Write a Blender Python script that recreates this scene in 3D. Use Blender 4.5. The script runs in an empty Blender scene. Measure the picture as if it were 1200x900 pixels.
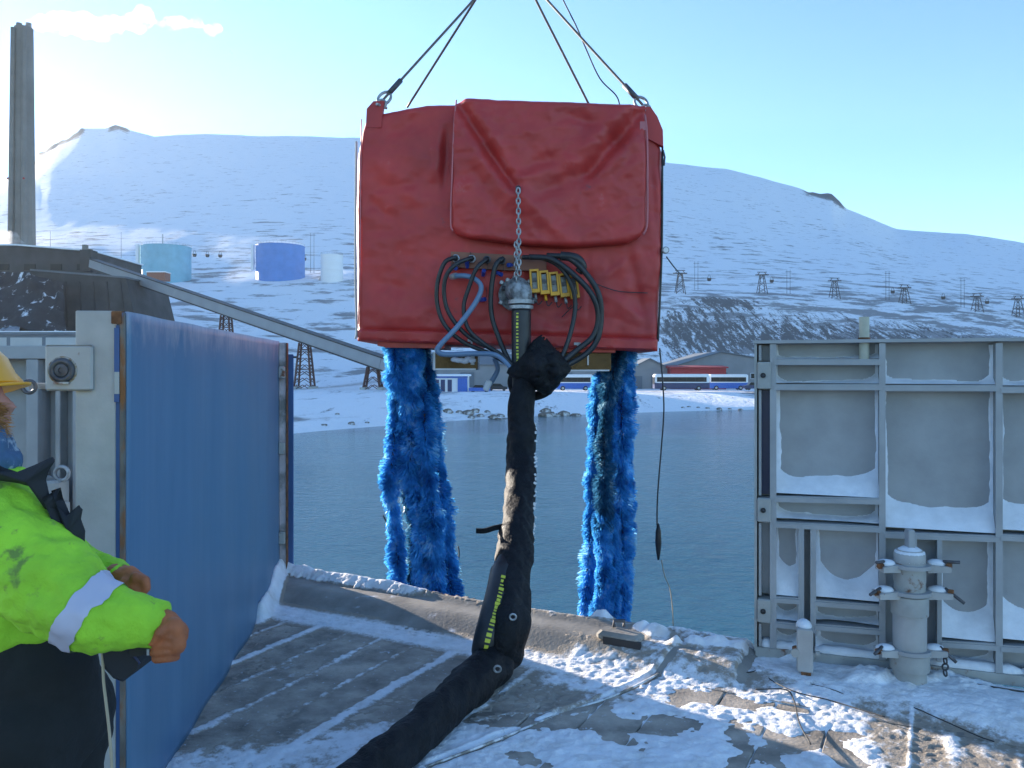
import bpy, math, random
import numpy as np
from mathutils import Vector, Matrix
random.seed(7); RNG = np.random.default_rng(7)
C = bpy.context.scene
COL = C.collection

# ------------------------------------------------------------------ camera, sky, sun, exposure
FPX, HZ, EYE = 933.3, 432.0, 1.7        # focal length in photo pixels, horizon row, eye height over the deck
cam_d = bpy.data.cameras.new('camera'); cam = bpy.data.objects.new('camera', cam_d); COL.objects.link(cam)
cam.location = (0, 0, EYE); cam.rotation_euler = (math.radians(90), 0, 0)
cam_d.sensor_width = 36; cam_d.lens = 28; cam_d.shift_y = -18/1200
cam_d.clip_start = 0.05; cam_d.clip_end = 12000
C.camera = cam
SUN_AZ, SUN_EL = math.radians(-48), math.radians(10.5)
w = bpy.data.worlds.new('World'); C.world = w; w.use_nodes = True
nt = w.node_tree; bg = nt.nodes['Background']; sky = nt.nodes.new('ShaderNodeTexSky')
sky.sky_type = 'NISHITA'; sky.sun_disc = False; sky.sun_elevation = SUN_EL; sky.sun_rotation = SUN_AZ
sky.altitude = 0; sky.air_density = 1.0; sky.dust_density = 0.10; sky.ozone_density = 3.0
tint = nt.nodes.new('ShaderNodeMix'); tint.data_type = 'RGBA'; tint.blend_type = 'MULTIPLY'; tint.inputs[0].default_value = 1
nt.links.new(sky.outputs[0], tint.inputs[6]); tint.inputs[7].default_value = (.93, .995, 1.07, 1)   # the cold white balance of the photograph
nt.links.new(tint.outputs[2], bg.inputs[0]); bg.inputs[1].default_value = 0.125
sl = bpy.data.lights.new('sun', 'SUN'); sun = bpy.data.objects.new('sun', sl); COL.objects.link(sun)
sl.energy = 5.0; sl.angle = math.radians(0.53); sl.color = (1.0, 0.88, 0.74)
sd = Vector((math.sin(SUN_AZ)*math.cos(SUN_EL), math.cos(SUN_AZ)*math.cos(SUN_EL), math.sin(SUN_EL)))
sun.rotation_euler = sd.to_track_quat('Z', 'Y').to_euler()
C.view_settings.view_transform = 'Standard'; C.view_settings.look = 'None'; C.view_settings.gamma = 1
C.view_settings.exposure = 1.75
C.cycles.volume_bounces = 6; C.cycles.max_bounces = 12

# ------------------------------------------------------------------ helpers
def P(px, py, d):                        # a point seen at photo pixel (px, py), d metres in front of the camera
    return Vector(((px-600)/FPX*d, d, EYE-(py-HZ)/FPX*d))
def gnd(px, py, z=0.0):                  # the same, on a level plane
    return P(px, py, (EYE-z)*FPX/(py-HZ))
def SH(u, v, z=0.0):                     # ship frame: u along the side, v outwards
    return Vector((.883*u+.469*v, -.469*u+.883*v, z))
def lerp(a, b, t): return a+(b-a)*t
def sstep(a, b, x): t = np.clip((x-a)/(b-a), 0, 1); return t*t*(3-2*t)
def _h(i, j, s):
    n = (i.astype(np.int64)*374761393 + j.astype(np.int64)*668265263 + s*974634577) & 0x7fffffff
    n = ((n ^ (n >> 13))*1274126177) & 0x7fffffff
    return ((n ^ (n >> 16)) & 0xffff)/65535.0
def vnoise(x, y, s=0):
    x = np.asarray(x, float); y = np.asarray(y, float)
    i = np.floor(x); j = np.floor(y); fx = x-i; fy = y-j
    fx = fx*fx*fx*(fx*(fx*6-15)+10); fy = fy*fy*fy*(fy*(fy*6-15)+10)
    a = _h(i, j, s); b = _h(i+1, j, s); c = _h(i, j+1, s); d = _h(i+1, j+1, s)
    return (a+(b-a)*fx)*(1-fy)+(c+(d-c)*fx)*fy
def fbm(x, y, s=0, o=4, g=.5):
    t = 0; a = 1; n = 0
    for k in range(o):
        t = t+a*vnoise(x*2**k, y*2**k, s+k*17); n += a; a *= g
    return t/n                           # 0..1
def catmull(pts, k=8):
    pts = [Vector(p) for p in pts]; q = [pts[0]*2-pts[1]]+pts+[pts[-1]*2-pts[-2]]; out = []
    for i in range(1, len(q)-2):
        a, b, c, d = q[i-1:i+3]
        for j in range(k):
            t = j/k
            out.append(.5*((2*b)+(c-a)*t+(2*a-5*b+4*c-d)*t*t+(3*b-a-3*c+d)*t**3))
    out.append(pts[-1]); return out

class MB:                                # collects shapes, links them as ONE mesh object
    def __init__(s): s.v = []; s.f = []
    def add(s, vs, fs):
        o = len(s.v); s.v += [tuple(v) for v in vs]; s.f += [tuple(i+o for i in f) for f in fs]; return s
    def box(s, c, size, R=None, ch=0.0):
        c = Vector(c); hx, hy, hz = (k/2 for k in size); ch = min(ch, hx*.9, hy*.9, hz*.9)
        R = R or Matrix.Identity(3)
        if ch <= 0:
            vs = [c+R@Vector((x*hx, y*hy, z*hz)) for z in (-1, 1) for y in (-1, 1) for x in (-1, 1)]
            return s.add(vs, [(0,2,3,1),(4,5,7,6),(0,1,5,4),(2,6,7,3),(0,4,6,2),(1,3,7,5)])
        vs = []; prof = [(-hz, ch), (-hz+ch, 0), (hz-ch, 0), (hz, ch)]
        for z, i in prof:
            ax, ay = hx-i, hy-i; k = ch
            for x, y in ((-ax+k,-ay),(ax-k,-ay),(ax,-ay+k),(ax,ay-k),(ax-k,ay),(-ax+k,ay),(-ax,ay-k),(-ax,-ay+k)):
                vs.append(c+R@Vector((x, y, z)))
        fs = [tuple(range(7,-1,-1)), tuple(range(24,32))]
        for r in range(3):
            for i in range(8): j = (i+1) % 8; fs.append((r*8+i, r*8+j, r*8+8+j, r*8+8+i))
        return s.add(vs, fs)
    def beam(s, a, b, w_, h_, up=(0,0,1)):
        a = Vector(a); b = Vector(b); d = b-a; L = d.length; d.normalize()
        x = d.cross(Vector(up)); x = x.normalized() if x.length > 1e-4 else Vector((1,0,0)); z = x.cross(d)
        R = Matrix((x, d, z)).transposed(); return s.box((a+b)/2, (w_, L, h_), R)
    def tube(s, pts, r, n=8, caps=True, closed=False):
        pts = [Vector(p) for p in pts]; m = len(pts)
        rr = r if isinstance(r, (list, tuple)) else [r]*m
        vs = []; up = None
        for i, p in enumerate(pts):
            t = (pts[(i+1) % m]-pts[i-1]) if closed else (pts[min(i+1, m-1)]-pts[max(i-1, 0)])
            t.normalize()
            if up is None:
                up = t.cross(Vector((.13,.2,1))); up = up if up.length > .05 else t.cross(Vector((1,0,0)))
            up = (up-t*up.dot(t)).normalized(); b = t.cross(up)
            for k in range(n):
                a = 2*math.pi*k/n; vs.append(p+(up*math.cos(a)+b*math.sin(a))*rr[i])
        fs = []
        for i in range(m if closed else m-1):
            j = (i+1) % m
            for k in range(n): l = (k+1) % n; fs.append((i*n+k, i*n+l, j*n+l, j*n+k))
        if caps and not closed: fs += [tuple(range(n-1,-1,-1)), tuple(range((m-1)*n, m*n))]
        return s.add(vs, fs)
    def cone(s, a, b, ra, rb, n=16): return s.tube([a, b], [ra, rb], n)
    def lathe(s, c, prof, n=24, axis=(0,0,1)):   # prof: (radius, height) along the axis
        c = Vector(c); ax = Vector(axis).normalized()
        x = ax.orthogonal().normalized(); y = ax.cross(x); vs = []; fs = []
        for r, h in prof:
            for k in range(n):
                a = 2*math.pi*k/n; vs.append(c+ax*h+(x*math.cos(a)+y*math.sin(a))*r)
        for i in range(len(prof)-1):
            for k in range(n): l = (k+1) % n; fs.append((i*n+k, i*n+l, i*n+n+l, i*n+n+k))
        if prof[0][0] > 1e-5: fs.append(tuple(range(n-1,-1,-1)))
        if prof[-1][0] > 1e-5: fs.append(tuple(range((len(prof)-1)*n, len(prof)*n)))
        return s.add(vs, fs)
    def ring(s, c, R, r, axis=(0,0,1), n=20, m=6, sx=1.0, xdir=None):
        ax = Vector(axis).normalized(); x = Vector(xdir).normalized() if xdir else ax.orthogonal().normalized(); y = ax.cross(x)
        return s.tube([Vector(c)+x*math.cos(2*math.pi*k/n)*R*sx+y*math.sin(2*math.pi*k/n)*R for k in range(n)], r, m, closed=True)
    def ball(s, c, r, n=10, sc=(1,1,1), R=None):
        c = Vector(c); R = R or Matrix.Identity(3); vs = []; m = n//2+1; fs = []
        for i in range(m+1):
            th = math.pi*i/m
            for k in range(n):
                a = 2*math.pi*k/n
                vs.append(c+R@Vector((r*sc[0]*math.sin(th)*math.cos(a), r*sc[1]*math.sin(th)*math.sin(a), r*sc[2]*math.cos(th))))
        for i in range(m):
            for k in range(n): l = (k+1) % n; fs.append((i*n+k, i*n+n+k, i*n+n+l, i*n+l))
        return s.add(vs, fs)
    def prism(s, poly, ext):             # closed polygon (3-D points) pushed along ext
        ext = Vector(ext); n = len(poly); a = [Vector(p) for p in poly]
        return s.add(a+[p+ext for p in a], [tuple(range(n-1,-1,-1)), tuple(range(n, 2*n))]+[(i, (i+1) % n, (i+1) % n+n, i+n) for i in range(n)])
    def limb(s, a, b, ra, rb, n=12):
        return s.ball(a, ra, n).ball(b, rb, n).tube([a, b], [ra, rb], n)
    def build(s, name, mat, parent=None, smooth=False, kind=None, auto=None):
        me = bpy.data.meshes.new(name)
        base = wloc(parent)
        me.from_pydata([(x-base.x, y-base.y, z-base.z) for x, y, z in s.v], [], s.f); me.validate(); me.update()
        import bmesh
        bm = bmesh.new(); bm.from_mesh(me); bmesh.ops.recalc_face_normals(bm, faces=bm.faces); bm.to_mesh(me); bm.free()
        if smooth:
            me.polygons.foreach_set('use_smooth', [True]*len(me.polygons))
            if auto: me.set_sharp_from_angle(angle=math.radians(auto))
        if mat: me.materials.append(mat)
        o = bpy.data.objects.new(name, me); COL.objects.link(o)
        if parent: o.parent = parent
        if kind: o['kind'] = kind
        return o
def wloc(o):
    v = Vector((0,0,0))
    while o: v = v+Vector(o.location); o = o.parent
    return v
def tag(o, label, cat, group=None):
    o['label'] = label; o['category'] = cat
    if group: o['group'] = group
    return o
def thing(name, label, cat, loc, group=None):
    o = bpy.data.objects.new(name, None); COL.objects.link(o); o.location = loc; o.empty_display_size = .1
    return tag(o, label, cat, group)
def grid_mesh(name, V, nr, nc, mat, parent=None, kind=None, keep=None, attr=None):   # V: (nr*nc,3) array
    idx = np.arange(nr*nc).reshape(nr, nc)
    q = np.stack([idx[:-1,:-1], idx[:-1,1:], idx[1:,1:], idx[1:,:-1]], -1).reshape(-1, 4)
    if keep is not None: q = q[keep.reshape(-1)[q].any(1)]
    used = np.unique(q); remap = np.zeros(nr*nc, int); remap[used] = np.arange(len(used)); q = remap[q]
    base = wloc(parent); Vv = V[used]-np.array(base)
    me = bpy.data.meshes.new(name); me.from_pydata(Vv.tolist(), [], q.tolist()); me.update()
    me.polygons.foreach_set('use_smooth', [True]*len(me.polygons))
    if attr is not None:
        at = me.color_attributes.new('mask', 'FLOAT_COLOR', 'POINT'); at.data.foreach_set('color', attr[used].astype(np.float32).ravel())
    me.materials.append(mat); o = bpy.data.objects.new(name, me); COL.objects.link(o)
    if parent: o.parent = parent
    if kind: o['kind'] = kind
    return o
def dup(root, loc, label=None):          # a copy of a thing with copies of its parts and sub-parts
    r = root.copy(); COL.objects.link(r); r.location = loc
    if label: r['label'] = label
    for ch in list(root.children):
        c = ch.copy(); COL.objects.link(c); c.parent = r
        for g in ch.children: e = g.copy(); COL.objects.link(e); e.parent = c
    return r
def remesh(o, vox, smooth=6, disp=0, dscale=.1, fac=.5):
    m = o.modifiers.new('remesh', 'REMESH'); m.mode = 'VOXEL'; m.voxel_size = vox; m.use_smooth_shade = True
    if smooth: k = o.modifiers.new('smooth', 'SMOOTH'); k.iterations = smooth; k.factor = fac
    if disp:
        t = bpy.data.textures.new(o.name+'_folds', 'CLOUDS'); t.noise_scale = dscale; t.noise_depth = 2
        d = o.modifiers.new('folds', 'DISPLACE'); d.texture = t; d.strength = disp; d.mid_level = .5; d.texture_coords = 'LOCAL'
    return o

# ------------------------------------------------------------------ materials
def mat(name, base, rough=.5, metal=0.0, var=.12, scale=4.0, bump=0.0, bscale=40.0, spots=(), stretch=(1,1,1), spec=.5, transl=0.0, coat=0):
    m = bpy.data.materials.new(name); m.use_nodes = True; t = m.node_tree; N = t.nodes; L = t.links
    b = N['Principled BSDF']; b.inputs['Roughness'].default_value = rough; b.inputs['Metallic'].default_value = metal
    b.inputs['Specular IOR Level'].default_value = spec
    if coat: b.inputs['Coat Weight'].default_value = coat
    tc = N.new('ShaderNodeTexCoord'); mp = N.new('ShaderNodeMapping'); mp.inputs['Scale'].default_value = stretch
    L.new(tc.outputs['Object'], mp.inputs[0])
    def noise(sc, det=4, ro=.55):
        n = N.new('ShaderNodeTexNoise'); n.inputs['Scale'].default_value = sc; n.inputs['Detail'].default_value = det
        n.inputs['Roughness'].default_value = ro; L.new(mp.outputs[0], n.inputs['Vector']); return n
    n = noise(scale); r = N.new('ShaderNodeMapRange'); r.inputs[1].default_value = .3; r.inputs[2].default_value = .7
    r.inputs[3].default_value = 1-var*1.6; r.inputs[4].default_value = 1+var; L.new(n.outputs[0], r.inputs[0])
    mx = N.new('ShaderNodeMix'); mx.data_type = 'RGBA'; mx.blend_type = 'MULTIPLY'; mx.inputs[0].default_value = 1
    mx.inputs[6].default_value = (*base, 1); L.new(r.outputs[0], mx.inputs[7]); out = mx.outputs[2]
    for col, sc, th, soft in spots:
        q = noise(sc, 5, .65); k = N.new('ShaderNodeMapRange'); k.interpolation_type = 'SMOOTHSTEP'
        k.inputs[1].default_value = th-soft; k.inputs[2].default_value = th+soft; L.new(q.outputs[0], k.inputs[0])
        x = N.new('ShaderNodeMix'); x.data_type = 'RGBA'; L.new(k.outputs[0], x.inputs[0]); L.new(out, x.inputs[6])
        x.inputs[7].default_value = (*col, 1); out = x.outputs[2]
    L.new(out, b.inputs['Base Color'])
    if bump:
        q = noise(bscale, 5, .6); bp = N.new('ShaderNodeBump'); bp.inputs['Strength'].default_value = min(1, bump)
        bp.inputs['Distance'].default_value = .4/bscale; L.new(q.outputs[0], bp.inputs['Height']); L.new(bp.outputs[0], b.inputs['Normal'])
    if transl:
        tr = N.new('ShaderNodeBsdfTranslucent'); L.new(out, tr.inputs[0]); ms = N.new('ShaderNodeMixShader'); ms.inputs[0].default_value = transl
        L.new(b.outputs[0], ms.inputs[1]); L.new(tr.outputs[0], ms.inputs[2]); L.new(ms.outputs[0], N['Material Output'].inputs[0])
    return m
K = {}
RUST = (.16,.06,.025)
def deck_snow():                         # old snow: where it lies thin the deck shows through between the grains
    m = mat('snow', (.82,.83,.85), .78, var=.07, scale=9, bump=1, bscale=70, spots=[((.62,.60,.58), 6, .60, .14)])
    t = m.node_tree; N = t.nodes; L = t.links; b = N['Principled BSDF']; snow = b.inputs['Base Color'].links[0].from_socket
    at = N.new('ShaderNodeAttribute'); at.attribute_name = 'mask'; sp = N.new('ShaderNodeSeparateColor'); L.new(at.outputs['Color'], sp.inputs[0])
    tc = N.new('ShaderNodeTexCoord'); acc = sp.outputs[0]
    for sc, k in ((95, .34), (34, .26), (12, .2)):
        n = N.new('ShaderNodeTexNoise'); n.inputs['Scale'].default_value = sc; n.inputs['Detail'].default_value = 3; L.new(tc.outputs['Object'], n.inputs[0])
        q = N.new('ShaderNodeMath'); q.operation = 'MULTIPLY_ADD'; L.new(n.outputs[0], q.inputs[0]); q.inputs[1].default_value = k; L.new(acc, q.inputs[2]); acc = q.outputs[0]
    r = N.new('ShaderNodeMapRange'); r.interpolation_type = 'SMOOTHSTEP'; L.new(acc, r.inputs[0]); r.inputs[1].default_value = .66; r.inputs[2].default_value = .98
    x = N.new('ShaderNodeMix'); x.data_type = 'RGBA'; L.new(r.outputs[0], x.inputs[0]); x.inputs[6].default_value = (.31,.265,.215,1); L.new(snow, x.inputs[7]); L.new(x.outputs[2], b.inputs['Base Color'])
    return m
K['snow'] = deck_snow(); K['roofsnow'] = mat('roof_snow', (.80,.81,.83), .75, var=.05)
K['frost'] = mat('frost_snow', (.78,.80,.84), .7, var=.06, scale=14, bump=.5, bscale=60)
K['plank'] = mat('worn_deck', (.37,.32,.265), .7, var=.35, scale=5, bump=.6, bscale=50, stretch=(1,1,1),
                 spots=[((.20,.175,.145), 3.5, .60, .08), ((.6,.62,.66), 6, .68, .06), ((.62,.65,.7), 28, .67, .05)])
K['deck'] = mat('deck_steel', (.17,.155,.14), .8, var=.3)
K['sill'] = mat('sill_steel', (.27,.25,.22), .65, var=.2, scale=5, bump=.4, bscale=50, spots=[((.6,.62,.66), 6, .68, .08)])
K['hull'] = mat('hull_blue', (.03,.09,.24), .5)
K['grey'] = mat('grey_paint', (.345,.35,.355), .5, var=.08, scale=6, bump=.15, bscale=60)
K['palegrey'] = mat('pale_grey_paint', (.39,.385,.375), .5, var=.10, scale=7, bump=.2, bscale=60, spots=[((.20,.13,.08), 11, .73, .04)])  # a paler grey with brown specks
K['greyrust'] = mat('rusty_grey_paint', (.36,.36,.34), .55, var=.12, scale=7, bump=.2, bscale=60, spots=[(RUST, 9, .64, .06)])
K['edgerust'] = mat('worn_gate_edge', (.17,.155,.14), .8, var=.4, scale=14, bump=.4, spots=[((.22,.09,.03), 6, .54, .06), ((.05,.14,.34), 5, .60, .05)], stretch=(1,1,.35))
K['rust'] = mat('rust', (.20,.085,.035), .85, var=.4, scale=20, bump=.5)
K['cast'] = mat('cast_fitting', (.26,.27,.28), .6, .2, var=.5, scale=18, bump=.6, bscale=40, spots=[((.10,.10,.10), 14, .6, .06)])
K['steel'] = mat('galvanised_steel', (.40,.41,.42), .5, .45, var=.3, scale=20, bump=.2, bscale=60)
K['dsteel'] = mat('dark_steel', (.10,.10,.11), .5, .5, var=.3, scale=20)
K['stain'] = mat('stainless_steel', (.05,.036,.022), .25, .9, var=.2, scale=8)
K['red'] = mat('red_tarpaulin', (.50,.040,.034), .5, var=.12, scale=3, bump=.18, bscale=140, spots=[((.33,.028,.03), 1.3, .62, .2), ((.20,.05,.055), 3.6, .70, .04), ((.50,.10,.10), 6, .70, .08)])
K['redsteel'] = mat('red_steel', (.45,.05,.03), .5, var=.2)
K['piping'] = mat('pale_piping', (.55,.16,.17), .5)
K['brownp'] = mat('brown_panel', (.26,.10,.06), .6, var=.2)
K['black'] = mat('black_rubber', (.022,.023,.026), .45, var=.25, scale=9)
K['cover'] = mat('black_tarpaulin', (.012,.0125,.015), .62, spec=.2, var=.3, scale=6, bump=1, bscale=20)
K['hoseblue'] = mat('pale_blue_hose', (.14,.22,.34), .4, var=.15)
K['bluecap'] = mat('blue_cap', (.02,.06,.35), .4)
K['yellow'] = mat('orange_yellow_plastic', (.75,.36,.02), .45, var=.15)
K['window'] = mat('grey_window', (.16,.19,.21), .2, var=.2, scale=30)
K['ylw_mark'] = mat('yellow_print', (.62,.62,.06), .6)
K['rope'] = mat('wire_rope', (.17,.14,.12), .5, .4, var=.3, scale=60)
K['cord'] = mat('beige_cord', (.45,.36,.25), .8)
K['hivis'] = mat('yellow_green_jacket', (.36,.70,.035), .8, var=.16, scale=6, bump=.6, bscale=18, spots=[((.17,.27,.045), 9, .65, .05), ((.24,.42,.05), 20, .66, .05)])
K['band'] = mat('reflective_band', (.52,.50,.60), .45, var=.06)
K['trous'] = mat('dark_trousers', (.010,.011,.0115), .85, var=.3, scale=5, bump=.3, bscale=20)
K['lining'] = mat('black_lining', (.018,.019,.024), .8, var=.2)
K['glove'] = mat('brown_leather_glove', (.42,.12,.04), .6, var=.2, scale=18, bump=.4, bscale=60)
K['skin'] = mat('skin', (.52,.23,.18), .55, var=.12, scale=20)
K['beard'] = mat('ginger_hair', (.45,.22,.07), .7, var=.3, scale=60)
K['hat'] = mat('yellow_hard_hat', (.85,.36,.012), .35, var=.05)
K['scarf'] = mat('blue_patterned_scarf', (.06,.12,.22), .85, var=.3, scale=12, spots=[((.30,.36,.42), 16, .58, .05), ((.12,.04,.10), 13, .64, .04)], bump=.3)
K['conc'] = mat('concrete', (.20,.19,.175), .8, var=.12, scale=.15)
K['darkwall'] = mat('dark_cladding', (.055,.055,.055), .8, var=.25, scale=.2)
K['gal'] = mat('gallery_cladding', (.30,.31,.32), .7, var=.06, scale=.3)
K['dk'] = mat('dark_trim', (.03,.03,.032), .6)
K['tr'] = mat('rust_red_trestle', (.10,.045,.035), .7)
K['teal'] = mat('turquoise_tank', (.19,.42,.52), .6, var=.08, scale=.3)
K['tblue'] = mat('blue_tank', (.10,.24,.56), .6, var=.06, scale=.3)
K['white'] = mat('white_paint', (.75,.76,.77), .5, var=.04)
K['wallgrey'] = mat('weathered_wall', (.24,.245,.25), .8, var=.08, scale=.25)
K['farwood'] = mat('old_timber', (.10,.09,.085), .9)
K['pale'] = mat('pale_wall', (.42,.42,.40), .8, var=.06, scale=.2)
K['greyroof'] = mat('grey_roof', (.13,.15,.17), .7, var=.1, scale=.2)
K['redwall'] = mat('red_wall', (.30,.03,.035), .7)
K['bluepaint'] = mat('blue_paint', (.03,.12,.45), .4)
K['navy'] = mat('navy_paint', (.015,.03,.11), .35)
K['glass'] = mat('dark_glass', (.012,.015,.018), .3, var=.05, spec=.25)
K['tyre'] = mat('tyre', (.015,.015,.015), .8)
K['rock'] = mat('shore_rock', (.19,.165,.14), .9, var=.3, scale=1.2, bump=.6, bscale=3, spots=[((.75,.76,.78), .8, .6, .1)])
K['coal'] = mat('coal_heap', (.03,.03,.032), .9, var=.3, scale=.3, bump=.5, bscale=1, stretch=(1,1,.25), spots=[((.65,.67,.7), .35, .63, .05)])

def gate_paint():                        # blue hull paint, with salt frost settled on it by patches
    m = bpy.data.materials.new('blue_hull_paint'); m.use_nodes = True; t = m.node_tree; N = t.nodes; L = t.links; b = N['Principled BSDF']
    tc = N.new('ShaderNodeTexCoord'); mp = N.new('ShaderNodeMapping'); mp.inputs['Scale'].default_value = (9, 9, 1.2); L.new(tc.outputs['Object'], mp.inputs[0])
    n = N.new('ShaderNodeTexNoise'); n.inputs['Scale'].default_value = 1.2; n.inputs['Detail'].default_value = 6; L.new(mp.outputs[0], n.inputs[0])
    cr = N.new('ShaderNodeValToRGB'); L.new(n.outputs[0], cr.inputs[0])
    cr.color_ramp.elements[0].position = .3; cr.color_ramp.elements[0].color = (.082,.178,.295,1)
    cr.color_ramp.elements[1].position = .72; cr.color_ramp.elements[1].color = (.104,.202,.325,1)
    sp = N.new('ShaderNodeSeparateXYZ'); L.new(tc.outputs['Object'], sp.inputs[0])
    n2 = N.new('ShaderNodeTexNoise'); n2.inputs['Scale'].default_value = 7; n2.inputs['Detail'].default_value = 8; n2.inputs['Roughness'].default_value = .7
    m2 = N.new('ShaderNodeMapping'); m2.inputs['Scale'].default_value = (2, 2, .8); L.new(tc.outputs['Object'], m2.inputs[0]); L.new(m2.outputs[0], n2.inputs[0])
    # salt frost clings to the top 25 cm of the plate
    r = N.new('ShaderNodeMapRange'); L.new(sp.outputs[2], r.inputs[0]); r.inputs[1].default_value = 1.62; r.inputs[2].default_value = 1.93; r.inputs[3].default_value = -.38; r.inputs[4].default_value = .22
    ad = N.new('ShaderNodeMath'); L.new(r.outputs[0], ad.inputs[0]); L.new(n2.outputs[0], ad.inputs[1])
    r2 = N.new('ShaderNodeMapRange'); L.new(ad.outputs[0], r2.inputs[0]); r2.inputs[1].default_value = .45; r2.inputs[2].default_value = .75; r2.inputs[4].default_value = .55
    x = N.new('ShaderNodeMix'); x.data_type = 'RGBA'; L.new(r2.outputs[0], x.inputs[0]); L.new(cr.outputs[0], x.inputs[6]); x.inputs[7].default_value = (.48,.44,.48,1)
    L.new(x.outputs[2], b.inputs['Base Color']); b.inputs['Roughness'].default_value = .42
    bp = N.new('ShaderNodeBump'); bp.inputs['Strength'].default_value = .25; bp.inputs['Distance'].default_value = .01; L.new(n.outputs[0], bp.inputs['Height']); L.new(bp.outputs[0], b.inputs['Normal'])
    return m
K['gate'] = gate_paint()
def bristle(name, c1, c2, c3):
    m = bpy.data.materials.new(name); m.use_nodes = True; t = m.node_tree; N = t.nodes; L = t.links; b = N['Principled BSDF']
    tc = N.new('ShaderNodeTexCoord'); n = N.new('ShaderNodeTexNoise'); n.inputs['Scale'].default_value = 7; n.inputs['Detail'].default_value = 6; n.inputs['Roughness'].default_value = .65; L.new(tc.outputs['Object'], n.inputs[0])
    cr = N.new('ShaderNodeValToRGB'); L.new(n.outputs[0], cr.inputs[0]); cr.color_ramp.elements[0].position = .32; cr.color_ramp.elements[1].position = .68
    cr.color_ramp.elements[0].color = (*c1, 1); cr.color_ramp.elements[1].color = (*c3, 1); cr.color_ramp.elements[1].position = .70  # the pale stop paints sunlit tips into the bristle colour
    e = cr.color_ramp.elements.new(.55); e.color = (*c2, 1)
    L.new(cr.outputs[0], b.inputs['Base Color']); b.inputs['Roughness'].default_value = .22
    tr = N.new('ShaderNodeBsdfTranslucent'); L.new(cr.outputs[0], tr.inputs[0]); ms = N.new('ShaderNodeMixShader'); ms.inputs[0].default_value = .55
    L.new(b.outputs[0], ms.inputs[1]); L.new(tr.outputs[0], ms.inputs[2]); L.new(ms.outputs[0], N['Material Output'].inputs[0]); return m
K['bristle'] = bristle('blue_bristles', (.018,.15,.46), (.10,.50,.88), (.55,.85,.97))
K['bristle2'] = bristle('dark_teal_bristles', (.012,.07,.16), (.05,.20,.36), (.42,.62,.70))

K['frostcable'] = mat('frosted_cable', (.30,.275,.24), .8, var=.4, scale=20, bump=.4, spots=[((.70,.71,.73), 9, .52, .08)])
K['glinttip'] = mat('painted_bristle_glints', (.30,.66,.90), .2, var=.3, scale=12, transl=.5)  # pale colour that paints glints onto the brush tufts
def terrain_mat():
    m = bpy.data.materials.new('snowy_mountain'); m.use_nodes = True; t = m.node_tree; N = t.nodes; L = t.links; b = N['Principled BSDF']
    tc = N.new('ShaderNodeTexCoord'); at = N.new('ShaderNodeAttribute'); at.attribute_name = 'mask'; sp = N.new('ShaderNodeSeparateColor'); L.new(at.outputs['Color'], sp.inputs[0])
    def nz(scale, stretch, det=6, ro=.6, rot=(0,0,0)):
        mp = N.new('ShaderNodeMapping'); mp.inputs['Scale'].default_value = stretch; mp.inputs['Rotation'].default_value = rot; L.new(tc.outputs['Object'], mp.inputs[0])
        n = N.new('ShaderNodeTexNoise'); n.inputs['Scale'].default_value = scale; n.inputs['Detail'].default_value = det; n.inputs['Roughness'].default_value = ro
        L.new(mp.outputs[0], n.inputs[0]); return n.outputs[0]
    def rng(s, a, c, d=0., e=1.):
        r = N.new('ShaderNodeMapRange'); r.interpolation_type = 'SMOOTHSTEP'; L.new(s, r.inputs[0]); r.inputs[1].default_value = a; r.inputs[2].default_value = c
        r.inputs[3].default_value = d; r.inputs[4].default_value = e; return r.outputs[0]
    def mth(op, a, c):
        q = N.new('ShaderNodeMath'); q.operation = op; q.use_clamp = op != 'ADD'
        for i, k in enumerate((a, c)):
            if isinstance(k, float): q.inputs[i].default_value = k
            else: L.new(k, q.inputs[i])
        return q.outputs[0]
    strata = nz(.10, (.45, .25, 3.0), 8, .68)           # wind-swept ledges following the contours
    scree = nz(.42, (1, .12, .40), 8, .72, (0, .35, 0))  # stony gullies running down the bank
    spk = nz(1.3, (1, .5, 1), 4, .7)
    a1 = mth('MULTIPLY', rng(mth('ADD', strata, mth('MULTIPLY', sp.outputs[0], .21)), .655, .74), .7)
    s2 = mth('ADD', mth('ADD', mth('MULTIPLY', scree, .72), mth('MULTIPLY', spk, .28)), mth('MULTIPLY', sp.outputs[1], .24))
    a2 = mth('MULTIPLY', rng(s2, .64, .73), .9)
    rock = mth('MAXIMUM', a1, a2)
    road = sp.outputs[2]
    x = N.new('ShaderNodeMix'); x.data_type = 'RGBA'; L.new(rock, x.inputs[0]); x.inputs[6].default_value = (.77,.78,.80,1); x.inputs[7].default_value = (.075,.062,.053,1)
    y = N.new('ShaderNodeMix'); y.data_type = 'RGBA'; L.new(mth('MULTIPLY', road, rng(spk, .35, .6, .45, 1.)), y.inputs[0]); L.new(x.outputs[2], y.inputs[6]); y.inputs[7].default_value = (.24,.21,.19,1)
    L.new(y.outputs[2], b.inputs['Base Color']); b.inputs['Roughness'].default_value = .8; b.inputs['Specular IOR Level'].default_value = .2
    bp = N.new('ShaderNodeBump'); bp.inputs['Strength'].default_value = .8; bp.inputs['Distance'].default_value = 5; L.new(nz(.035, (.7,.5,1.5), 10, .66), bp.inputs['Height']); L.new(bp.outputs[0], b.inputs['Normal'])
    return m
K['terrain'] = terrain_mat()
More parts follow.
